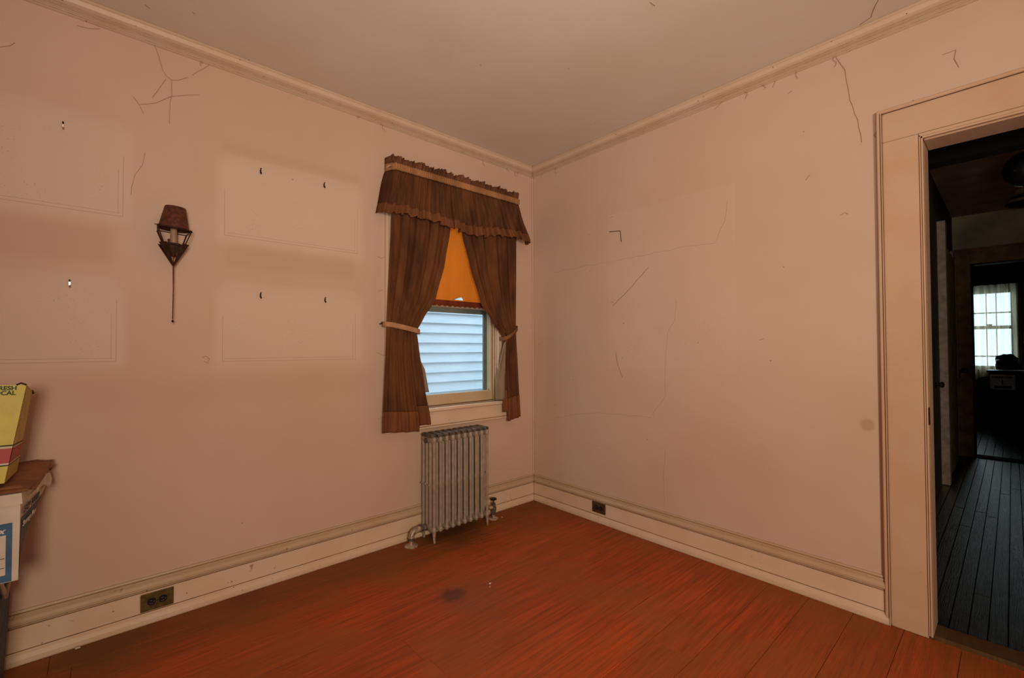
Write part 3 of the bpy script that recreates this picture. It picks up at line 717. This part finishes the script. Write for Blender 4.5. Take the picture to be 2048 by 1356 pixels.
# ---------------------------------------------------------------- picture hooks left in the wall
hk = None
hooks = [((-2.647, 2.079), 1, 'bright metal picture hook in the upper pale patch at the far left'), ((-2.621, 1.448), 1, 'bright metal picture hook in the lower pale patch at the far left'),
         ((-1.937, 2.081), 0, 'dark picture nail at the upper left of the patches between sconce and window'), ((-1.622, 2.085), 0, 'dark picture nail at the upper right of the patches between sconce and window'),
         ((-1.933, 1.452), 0, 'dark picture nail at the lower left of the patches between sconce and window'), ((-1.614, 1.451), 0, 'dark picture nail at the lower right of the patches between sconce and window')]
for (x, z), bright, lab in hooks:
    e = empty('picture_hook', (x, 0, z), lab, 'picture hook', 'hooks left in the left wall')
    MB().box(x-.0035, x+.0035, -.004, 0, z-.010, z+.008, .001).done('hook_plate', M['steel'] if bright else M['nail'], e)
    MB().tube([(x, -.003, z+.010), (x, -.012, z+.013)], .0028, 8).done('nail', M['nail'], e)
    MB().tube([(x, -.003, z-.008), (x+.001, -.010, z-.014), (x+.001, -.014, z-.008)], .0028, 6).done('hook_lip', M['steel'] if bright else M['nail'], e)

# ---------------------------------------------------------------- electrical outlets set in the baseboards
def outlet(name, cu, cv, W, Hh, axis, mp, label):
    d = .0150
    def T(u, d_, v): return (u, -d_, v) if axis == 'x' else (-d_, u, v)
    e = empty(name, T(cu, d, cv), label, 'outlet')
    def bx(mb, u0, u1, d0, d1, v0, v1, bev):
        if axis == 'x': mb.box(u0, u1, -d1, -d0, v0, v1, bev)
        else: mb.box(-d1, -d0, u0, u1, v0, v1, bev)
        return mb
    bx(MB(), cu-W/2, cu+W/2, d-.001, d+.005, cv-Hh/2, cv+Hh/2, .0015).done('cover_plate', mp, e)
    for sx in (-1, 1):
        uc = cu+sx*.0195; m = MB(); pts = []
        for k in range(24):
            a = 2*pi*k/24; x = .0165*cos(a); x = max(-.0145, min(.0145, x)); pts.append((x, .0165*sin(a)*.95))
        lo = [m.b.verts.new(T(uc+p[0], d+.004, cv+p[1])) for p in pts]; hi = [m.b.verts.new(T(uc+p[0]*.95, d+.0075, cv+p[1]*.95)) for p in pts]
        for k in range(24): m.b.faces.new((lo[k], lo[(k+1) % 24], hi[(k+1) % 24], hi[k]))
        m.b.faces.new(hi); m.b.faces.new(lo[::-1])
        r = m.done('receptacle', M['black'], e, smooth='auto')
        m = MB(); bx(m, uc-.006, uc+.003, d+.007, d+.0080, cv+.0045, cv+.0065, 0); bx(m, uc-.007, uc+.004, d+.007, d+.0080, cv-.0075, cv-.0052, 0)
        bx(m, uc+.007, uc+.0105, d+.007, d+.0080, cv-.002, cv+.002, 0)
        m.done('slots', M['slot'], r)
    m = MB(); m.lathe([(.003, 0), (.0028, .0012), (.001, .0016)], T(cu, d+.005, cv), 10, Vector((0, -1, 0)) if axis == 'x' else Vector((-1, 0, 0)))
    m.done('screw', M['screw'], e)
outlet('electrical_outlet', -2.331, .0895, .114, .074, 'x', M['brass'], 'tarnished brass duplex outlet set sideways in the long left baseboard')
outlet('electrical_outlet', -.641, .098, .108, .070, 'y', M['brown_plate'], 'dark brown duplex outlet in the right baseboard near the corner')

# ---------------------------------------------------------------- cased doorway in the right wall
CZ = 2.190
m = MB(); B = .020
m.box(-B, 0, DY1, DY1+.118, 0, DZ+.015, .0015)           # left leg flat
m.box(-B, 0, DY0-.118, DY0, 0, DZ+.015, .0015)
m.box(-B, 0, DY0-.118, DY1+.118, DZ+.0155, CZ, .0015)
door = struct(m.done('door_1', M['casing']))
m = MB(); m.box(-.0235, 0, DY1+.1182, DY1+.1363, 0, CZ+.001); m.box(-.031, 0, DY1+.1185, DY1+.122, 0, CZ+.002, .001); m.box(-.026, 0, DY1+.1225, DY1+.1365, 0, CZ+.0165, .003); m.box(-.031, 0, DY0-.137, DY0-.118, 0, CZ+.017, .003); m.box(-.027, 0, DY0-.118, DY1+.1365, CZ+.0015, CZ+.017, .003)
m.done('backband', M['casing'], door)
m = MB()
m.box(-.0205, 0, DY1-.0133, DY1-.0012, .012, DZ-.002); m.box(-.027, 0, DY1-.0135, DY1-.0075, 0.012, DZ-.001, .001); m.box(-.023, 0, DY1-.0065, DY1-.001, 0.012, DZ+.006, .001); m.box(-.025, 0, DY0, DY0+.0135, 0.012, DZ+.008, .003); m.box(-.027, 0, DY0+.0135, DY1-.0075, DZ-.009, DZ-.001, .001); m.box(-.023, 0, DY0+.0135, DY1-.001, DZ, DZ+.014, .001)
m.done('inner_bead', M['casing'], door)
m = MB()
m.box(0, .130, DY1-.0145, DY1, .012, DZ); m.box(-.012, .130, DY0+.002, DY0+.016, .012, DZ); m.box(-.012, .130, DY0+.016, DY1-.016, DZ-.016, DZ)
m.done('jamb', M['casing'], door)
MB().box(-.0275, -.004, DY1-.0165, DY1-.0125, .865, .935, .0005).done('hinge_mortise', M['rust_dark'], door)
m = MB(); m.prism([(.012, 0), (.012, .004), (0, .012), (-.105, .012), (-.128, .004), (-.128, 0)], DY0, DY1, 'y')
m.done('threshold', M['saddle'], door)

# ---------------------------------------------------------------- hall and the room beyond
HX = 4.40; HY = -2.11; HY2 = -3.5
hf = struct(MB().box(.12, HX+.12, HY2, HY, -.08, -.022).done('floor', M['subfloor']))
planks(hf, M['hall_floor'], .128, HX, -3.3, HY, .0565, -.002, .02, (1.2, 2.6), gap=.0014)
struct(MB().box(.12, HX+.12, HY2, -3.3, -.022, -.002).done('trim_4', M['hall_floor']))
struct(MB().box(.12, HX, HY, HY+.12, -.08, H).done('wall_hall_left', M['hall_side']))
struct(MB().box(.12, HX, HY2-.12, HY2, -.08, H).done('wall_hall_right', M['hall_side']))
m = MB(); OY0, OY1, OZ = -3.08, -2.245, 2.07
m.box(HX, HX+.12, OY1, -.78, -.08, H); m.box(HX, HX+.12, -4.72, OY0, -.08, H); m.box(HX, HX+.12, OY0, OY1, OZ, H)
struct(m.done('wall_hall_end', M['hall_wall']))
struct(MB().box(.12, HX+.12, HY2-.12, HY+.12, H, H+.1).done('ceiling', M['hall_ceiling']))
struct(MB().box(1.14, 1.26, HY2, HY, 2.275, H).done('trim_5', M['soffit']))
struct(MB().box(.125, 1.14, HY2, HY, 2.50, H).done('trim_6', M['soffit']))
# casings and doors along the hall's left wall
d2 = struct(MB().box(2.84, 2.95, HY-.055, HY, 0, 2.27, .003).done('door_2', M['hall_pale']))
MB().box(2.97, 4.02, HY-.035, HY, .01, 2.09, .002).done('door_leaf', M['hall_trim'], d2)
MB().box(4.03, 4.12, HY-.028, HY, 0, 2.18, .002).done('door_post', M['hall_pale'], d2)
MB().tube([(2.42, HY, .88), (2.42, HY-.03, .88)], .010, 10).done('knob_stem', M['black'], d2)
MB().lathe([(.010, 0), (.022, .008), (.025, .018), (.018, .028), (.004, .032)], (2.42, HY-.03, .88), 16, Vector((0, -1, 0))).done('knob', M['steel'], d2, smooth='auto')
# cased opening at the end of the hall
m = MB()
m.box(HX-.02, HX, OY1, OY1+.105, 0, OZ+.15, .003); m.box(HX-.02, HX, OY0-.105, OY0, 0, OZ+.15, .003); m.box(HX-.02, HX, OY0, OY1, OZ, OZ+.15, .003)
d3 = struct(m.done('door_3', M['hall_trim']))
m = MB(); m.box(HX-.028, HX, OY1+.105, OY1+.12, 0, OZ+.165, .002); m.box(HX-.028, HX, OY0-.12, OY1+.12, OZ+.15, OZ+.166, .002)
m.done('backband', M['hall_trim'], d3)
m = MB(); m.box(HX-.01, HX+.13, OY1-.014, OY1, 0, OZ); m.box(HX-.01, HX+.13, OY0, OY0+.014, 0, OZ); m.box(HX-.01, HX+.13, OY0+.014, OY1-.014, OZ-.014, OZ)
m.done('jamb', M['hall_side'], d3)
MB().box(HX-.01, HX+.13, OY0+.014, OY1-.014, -.001, .014, .004).done('threshold', M['soffit'], d3)
MB().lathe([(.022, 0), (.022, .003), (.009, .006), (.009, .03), (.020, .036), (.027, .048), (.022, .060), (.004, .064)], (HX-.02, -2.185, .925), 16, Vector((-1, 0, 0))).done('knob', M['black'], d3, smooth='auto')
MB().box(HX-.024, HX-.02, -2.152, -2.128, .84, .93, .001).done('latch_plate', M['rust_dark'], d3)

# pendant globe on a chain, with pull cord
pl = empty('pendant_light', (1.45, -2.60, 2.6), 'black glass ball light hanging from the hall ceiling with a long pull cord', 'pendant light')
gx, gy, gz = 1.45, -2.612, 2.215
MB().lathe([(.02, .098), (.06, .085), (.09, .05), (.104, 0), (.09, -.052), (.06, -.085), (.015, -.102)], (gx, gy, gz), 24).done('globe', M['black'], pl, smooth='auto')
for i in range(18): MB().lathe([(.004, -.008), (.009, 0), (.004, .008)], (gx, gy, gz+.11+i*.0155), 8).done('chain_link', M['black'], pl)
MB().lathe([(.055, 0), (.055, -.01), (.02, -.022)], (gx, gy, 2.6), 16).done('canopy', M['black'], pl)
MB().tube([(gx-.05, gy+.015, gz-.06), (gx-.05, gy+.015, 1.72)], .0028, 6).done('pull_cord', M['black'], pl)
for i in range(5): MB().lathe([(.002, -.006), (.007, 0), (.002, .006)], (gx-.09+.02*i, gy+.05-.012*i, gz+.03*(i % 3-1)+.01), 8).done('glass_stud', M['steel'], pl)
# flush ceiling light further down the hall
fl2 = empty('ceiling_light', (3.6, -2.64, 2.6), 'two-tier cream and black flush ceiling light at the far end of the hall', 'ceiling light')
MB().lathe([(.045, 0), (.075, -.01), (.078, -.045), (.06, -.055)], (3.6, -2.64, 2.6), 24).done('canopy', M['cream_glass'], fl2, smooth='auto')
MB().lathe([(.06, -.055), (.095, -.075), (.085, -.09)], (3.6, -2.64, 2.6), 24).done('collar', M['black'], fl2, smooth='auto')
MB().lathe([(.085, -.085), (.115, -.10), (.125, -.125), (.12, -.13)], (3.6, -2.64, 2.6), 24).done('glass_band', M['cream_glass'], fl2, smooth='auto')
MB().lathe([(.13, -.128), (.14, -.14), (.10, -.158), (.01, -.165)], (3.6, -2.64, 2.6), 24).done('bowl', M['black'], fl2, smooth='auto')

# far room
FX = 7.6; FA, FB = -4.6, -.9
ff = struct(MB().box(HX+.12, FX, FA, FB, -.08, -.022).done('floor', M['subfloor']))
planks(ff, M['hall_floor'], HX+.135, FX, -3.4, -1.9, .068, -.002, .02, (1.2, 2.6), gap=.0014)
struct(MB().box(HX+.12, FX, FA, -3.4, -.022, -.002).done('trim_7', M['hall_floor'])); struct(MB().box(HX+.12, FX, -1.9, FB, -.022, -.002).done('trim_8', M['hall_floor']))
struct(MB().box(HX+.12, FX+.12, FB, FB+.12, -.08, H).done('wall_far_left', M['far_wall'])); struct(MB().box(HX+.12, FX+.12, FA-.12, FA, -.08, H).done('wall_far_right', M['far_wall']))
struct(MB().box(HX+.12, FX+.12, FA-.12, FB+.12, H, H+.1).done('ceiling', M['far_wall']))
VY0, VY1, VZ0, VZ1 = -2.56, -1.80, .83, 2.04
m = MB()
m.box(FX, FX+.12, VY1, FB, -.08, H); m.box(FX, FX+.12, FA, VY0, -.08, H); m.box(FX, FX+.12, VY0, VY1, -.08, VZ0); m.box(FX, FX+.12, VY0, VY1, VZ1, H)
struct(m.done('wall_far_end', M['far_wall']))
m = MB()
m.box(FX-.02, FX, VY1, VY1+.09, VZ0-.1, VZ1+.1); m.box(FX-.02, FX, VY0-.09, VY0, VZ0-.1, VZ1+.1); m.box(FX-.02, FX, VY0, VY1, VZ1, VZ1+.1); m.box(FX-.05, FX, VY0, VY1, VZ0-.03, VZ0)
win2 = struct(m.done('window_2', M['far_wall']))
m = MB(); zm = 1.475
m.box(FX+.03, FX+.06, VY0, VY1, zm-.025, zm+.025); m.box(FX+.03, FX+.06, VY0, VY0+.035, VZ0, VZ1); m.box(FX+.03, FX+.06, VY1-.035, VY1, VZ0, VZ1)
m.box(FX+.03, FX+.06, VY0, VY1, VZ0, VZ0+.05); m.box(FX+.03, FX+.06, VY0, VY1, VZ1-.04, VZ1)
sf = m.done('sash_frame', simple('far_sash_paint', (.16, .12, .09), .6), win2)
for z in (1.70, 1.03): MB().box(FX+.038, FX+.052, VY0, VY1, z-.009, z+.009).done('muntin', M['far_wall'], sf)
for y in (-2.375, -2.27, -2.05): MB().box(FX+.039, FX+.051, y-.006, y+.006, VZ0, VZ1).done('muntin', M['far_wall'], sf)
MB().box(FX+.043, FX+.046, VY0+.03, VY1-.03, VZ0+.04, VZ1-.03).done('pane', M['glass'], sf)
MB().box(FX+.0, FX+.03, -2.33, -2.27, zm+.02, zm+.05, .004).done('sash_lock', M['black'], sf)
def sheer(s, t):
    y = -2.60+(.90)*s; z = 2.12+(.70-2.12)*t
    k = (.030+.016*t)*(sin(2*pi*9*s+.6*sin(3*t))+.45*sin(2*pi*21*s+t))
    return (FX-.10+k, y+.006*sin(30*s+2*t), z+.03*sin(20*s)*t*t-.02*s*t)
o = MB().grid(sheer, 260, 12).done('sheer_curtain', M['sheer'], smooth=True)
tagged(o, 'cream sheer curtain gathered over the bright window of the far room', 'curtain')
def sheer2(s, t):
    y = -2.76+.135*s; z = 2.12+(.72-2.12)*t
    return (FX-.13+.014*sin(2*pi*3.5*s), y, z)
tagged(MB().grid(sheer2, 40, 10).done('side_drape', cloth('ochre_side_drape', (.20, .14, .06), .35, .9), smooth=True, solid=.001), 'narrow ochre drape at the right edge of the far window', 'curtain')
# things stacked below the far window
o = MB().box(6.45, 7.25, -3.3, -2.325, 0, .60, .012).done('trunk', M['soffit'])
tagged(o, 'large dark trunk standing on the far room floor under the labelled box', 'trunk')
bx_ = empty('cardboard_carton', (6.7, -2.6, .60), 'dark carton with a white printed label, standing on the trunk in the far room', 'box')
BX = 6.25
o.location = (0, 0, 0)
m = MB(); m.box(BX+.21, 6.95, -2.85, -2.31, .60, .83, .004); m.done('carton_body', M['soffit'], bx_)
MB().box(BX+.205, BX+.211, -2.552, -2.318, .602, .80).done('label_sheet', M['label_card'], bx_)
FR = lambda y, z: frame((BX+.2045, y, z), (0, -1, 0), (0, 0, 1))
text('label_lettering', 'HARROW', .042, M['black_ink'], FR(-2.435, .752), bx_, bold=.0012, align='CENTER')
text('label_lettering', '1', .085, M['black_ink'], FR(-2.435, .672), bx_, bold=.002, align='CENTER')
MB().box(BX+.2035, BX+.205, -2.52, -2.36, .617, .650, 0).done('label_smudge', M['smudge'], bx_)
MB().box(6.47, 6.93, -2.87, -2.29, .832, .855, .006).done('carton_lid', M['black'], bx_)
def bag(loc, sx, sy, sz, seed, label):
    rnd = random.Random(seed); b = bmesh.new(); bmesh.ops.create_icosphere(b, subdivisions=3, radius=1)
    from mathutils import noise
    for v in b.verts:
        d = 1+.35*noise.noise(v.co*1.8+Vector((seed, 0, 0)))+.14*noise.noise(v.co*5+Vector((0, seed, 0)))
        v.co = Vector((v.co.x*sx*d, v.co.y*sy*d, max(0, (v.co.z+.55)*sz*d/1.55)))
    mm = MB(); mm.b = b; o = mm.done('bin_bag', M['black']); o.location = loc; tagged(o, label, 'bag'); return o
bag((6.62, -2.48, .860), .13, .115, .20, 3.1, 'black plastic bag with a ragged top piled on the carton before the far window')
bag((6.70, -2.76, .860), .12, .10, .14, 8.4, 'lower black plastic bag at the right of the pile in the far room')

# ---------------------------------------------------------------- boxes at the left edge
tt = empty('storage_tote', (-2.95, -.30, 0), 'blue-grey tote standing on the floor at the left edge, under the white and blue box', 'tote')
MB().hexa([(-3.12, -.46, 0), (-2.775, -.46, 0), (-2.772, -.075, 0), (-3.12, -.075, 0), (-3.12, -.46, .462), (-2.757, -.46, .462), (-2.752, -.075, .462), (-3.12, -.075, .462)]).done('tote_body', M['tote'], tt)
MB().tube([(-2.756, -.36, .45), (-2.748, -.33, .40), (-2.750, -.28, .36), (-2.750, -.22, .38), (-2.752, -.19, .45)], .006, 8).done('rope_handle', M['rope'], tt, smooth='auto')
MB().tube([(-2.80, -.463, .45), (-2.79, -.468, .38), (-2.82, -.468, .34), (-2.87, -.468, .36), (-2.88, -.463, .45)], .006, 8).done('rope_handle', M['rope'], tt, smooth='auto')
# white and blue archive box (sagging)
sb = empty('storage_box', (-2.90, -.25, .465), 'white and blue cardboard storage box with crumpled lid, on the blue-grey tote', 'box')
A = dict(nb=(-2.706, -.450, .466), nt=(-2.704, -.450, .705), fb=(-2.742, -.075, .466), ft=(-2.666, -.062, .690))
XL = -3.06
MB().hexg([(XL, -.45, .466), A['nb'], A['fb'], (XL, -.075, .466), (XL, -.45, .705), A['nt'], A['ft'], (XL, -.062, .690)]).done('box_body', M['white_card'], sb)
def onside(s, t, d=.001):   # s along depth near->far, t up; on right face
    a = Vector(A['nb']).lerp(Vector(A['fb']), s); b_ = Vector(A['nt']).lerp(Vector(A['ft']), s); p = a.lerp(b_, t); p.x += d; return p
MB().grid(lambda u, v: onside(.03+.955*u, .015+(.775-.03*u)*v, .0012), 10, 10).done('side_print', M['blue_side'], sb)
X_ = onside(1, .85)-onside(0, .85); Yv = onside(.3, 1)-onside(.3, 0)
text('side_lettering', 'EXP 30000', .032, M['black_ink'], frame(onside(.05, .83, .004), X_, Yv), sb, bold=.0006, align='LEFT', sx=1.65)
text('side_lettering', 'Storage Box', .026, M['white_ink'], frame(onside(.05, .66, .004), X_, Yv), sb, bold=.0003, align='LEFT', sx=1.5)
MB().box(XL+.0, -2.720, -.4515, -.4500, .468, .647).done('front_print', M['blue_card'], sb)
MB().box(XL+.05, -2.733, -.4530, -.4512, .490, .612).done('writing_panel', M['white_card'], sb)
MB().box(XL+.05, -2.735, -.4535, -.4528, .512, .5138).done('ruled_line', M['black_ink'], sb); MB().box(XL+.05, -2.735, -.4535, -.4528, .541, .5428).done('ruled_line', M['black_ink'], sb)
text('front_lettering', 'Storage Box', .024, M['white_ink'], frame((-2.737, -.4525, .618), (1, 0, 0), (0, 0, 1)), sb, bold=.0006, align='RIGHT', shear=.3)
m = MB(); m.hexa([(XL, -.458, .702), (-2.699, -.458, .702), (-2.690, -.24, .700), (XL, -.24, .700), (XL, -.458, .736), (-2.701, -.458, .736), (-2.692, -.24, .733), (XL, -.24, .733)])
m.done('lid', M['white_card'], sb)
def flap(s, t):
    y = -.24+.175*s; x = -2.690+.024*s+.010*sin(3*s); z = .733-.050*t*(1-.3*s)-.020*s*s+.012*sin(8*s)*t
    return (x+.006*t, y, z)
MB().grid(flap, 16, 6).done('lid_flap', M['white_card'], sb, smooth=True, solid=.003)
def lidtop(s, t):
    return (XL+(.372+.022*t)*s, -.455+.385*t, .738+.003*sin(5*t+2*s)-.010*t*t)
MB().grid(lidtop, 12, 12).done('lid_top', M['brown_card'], sb, smooth=True, solid=.003)
# torn brown flap lying on the lid, curled at the end
bf = empty('cardboard_flap', (-2.70, -.2, .74), 'loose brown cardboard sheet curling over the lid beneath the yellow box', 'cardboard')
def bflap(s, t):
    x = -2.99+.315*s; y = -.40+.34*t; z = .748+.010*sin(3*s*pi)*.3+.030*max(0, t-.45)*s-.012*(s*s)*(1-t)
    if s > .93: z -= .006
    return (x+.018*t*s, y, z)
MB().grid(bflap, 16, 12).done('sheet', M['brown_card'], bf, smooth=True, solid=.004)
MB().tube([(-2.670, -.17, .742), (-2.658, -.10, .746), (-2.660, -.07, .738), (-2.664, -.065, .722)], [.004, .006, .005, .003], 7).done('curled_edge', M['brown_card'], bf, smooth='auto')
# tall yellow carton
yb = empty('yellow_carton', (-2.88, -.30, .75), 'tall yellow carton with a red band, on top of the left stack', 'box')
q = dict(nb=(-2.744, -.40, .762), nt=(-2.702, -.375, 1.068), fb=(-2.736, -.215, .762), ft=(-2.704, -.195, 1.035))
XY = -3.02
MB().hexg([(XY, -.40, .762), q['nb'], q['fb'], (XY, -.215, .762), (XY, -.375, 1.082), q['nt'], q['ft'], (XY, -.195, 1.045)]).done('carton_body', M['yellow_card'], yb)
FN = [Vector((XY, -.40, .762)), Vector(q['nb']), Vector((XY, -.375, 1.082)), Vector(q['nt'])]
def yf(s, t, d=.001): p = FN[0].lerp(FN[1], s).lerp(FN[2].lerp(FN[3], s), t); p.y -= d; return p
def ys(s, t, d=.001): p = Vector(q['nb']).lerp(Vector(q['fb']), s).lerp(Vector(q['nt']).lerp(Vector(q['ft']), s), t); p.x += d; return p
def stripe(name, fn, t0, t1, d, mt): MB().grid(lambda u, v: fn(u, t0+(t1-t0)*v, d), 8, 3).done(name, mt, yb)
stripe('side_face', ys, .0, 1, .0008, M['yellow_side'])
for fn in (yf, ys):
    stripe('red_band', fn, .200, .350, .0016, M['red_card']); stripe('black_stripe', fn, .172, .184, .0018, M['black_ink']); stripe('black_stripe', fn, .372, .385, .0018, M['black_ink'])
    stripe('cream_stripe', fn, .184, .200, .0016, M['white_card']); stripe('cream_stripe', fn, .352, .366, .0016, M['white_card'])
fx = yf(1, .9)-yf(0, .9); fy = yf(.9, 1)-yf(.9, 0)
for j, wd in enumerate(('FRESH', 'LOCAL')):
    text('front_lettering', wd, .0185, M['green_ink'], frame(yf(.94, .948-.050*j, .002), fx, Vector((0, 0, 1))), yb, bold=.0005, align='RIGHT', sx=.95)
MB().tube([tuple(yf(.93, 1)), tuple(yf(.96, 1.02)), tuple(yf(1.0, 1.0))], .003, 6).done('torn_corner', M['rust_dark'], yb)
MB().tube([tuple(ys(.95, 1)), tuple(ys(1.15, 1.0)), tuple(ys(1.2, .985))], .003, 6).done('torn_corner', M['rust_dark'], yb)

# ---------------------------------------------------------------- bits of plaster on the floor
chips = [((-1.066, -.762), .007, 'larger pale plaster crumb on the floor in the middle of the room'), ((-1.085, -.785), .004, 'smaller pale plaster crumb beside the larger one mid floor'),
         ((-.441, -.13), .0055, 'white plaster crumb on the floor by the radiator valve'), ((-2.581, -.045), .010, 'flat plaster flake at the foot of the left baseboard')]
for (x, y), r, lab in chips:
    b = bmesh.new(); bmesh.ops.create_icosphere(b, subdivisions=1, radius=r)
    for v in b.verts: v.co = Vector((v.co.x*random.uniform(.8, 1.3), v.co.y*random.uniform(.6, 1), v.co.z*.45+r*.42))
    mm = MB(); mm.b = b; o = mm.done('plaster_chip', M['chip']); o.location = (x, y, 0.0005); tagged(o, lab, 'plaster chip', 'plaster crumbs on the floor')

# ---------------------------------------------------------------- outside the window
struct(MB().box(-8, 14, .14, 12, -.9, -.8).done('ground', M['ground']))
hs = empty('neighbouring_house', (0, 1.6, -.8), 'pale blue-white clapboard house wall seen through the window', 'house')
MB().box(-4.5, 5.5, 1.56, 1.9, -.8, 2.45).done('house_wall', M['siding'], hs)
z = -.78; k = 0
exp_ = .1035; z = 1.345-20*exp_
while z < 2.35:
    m = MB().hexa([(-4.5, 1.500, z), (5.5, 1.500, z), (5.5, 1.56, z), (-4.5, 1.56, z), (-4.5, 1.530, z+exp_+.004), (5.5, 1.530, z+exp_+.004), (5.5, 1.56, z+exp_+.004), (-4.5, 1.56, z+exp_+.004)])
    m.done('clapboard', M['siding'], hs); z += exp_
bush = []
m = MB(); rnd = random.Random(4)
for i in range(260):
    c = Vector((.50+rnd.gauss(0, .16), 1.22+rnd.gauss(0, .07), .25+abs(rnd.gauss(0, 1))*.20)); u = Vector((rnd.gauss(0, 1), rnd.gauss(0, 1), rnd.gauss(0, 1))).normalized(); v = u.cross(Vector((.3, .5, .8))).normalized()
    s = .022; m.poly([c-u*s, c+v*s*.5, c+u*s, c-v*s*.5])
for i in range(9):
    m.tube([(.50+rnd.gauss(0, .05), 1.22, -.8), (.50+rnd.gauss(0, .1), 1.22, .0), (.50+rnd.gauss(0, .14), 1.22, .55)], .005, 4)
o = m.done('shrub', M['leaf']); tagged(o, 'yellow-green shrub growing against the neighbouring clapboard wall', 'shrub')
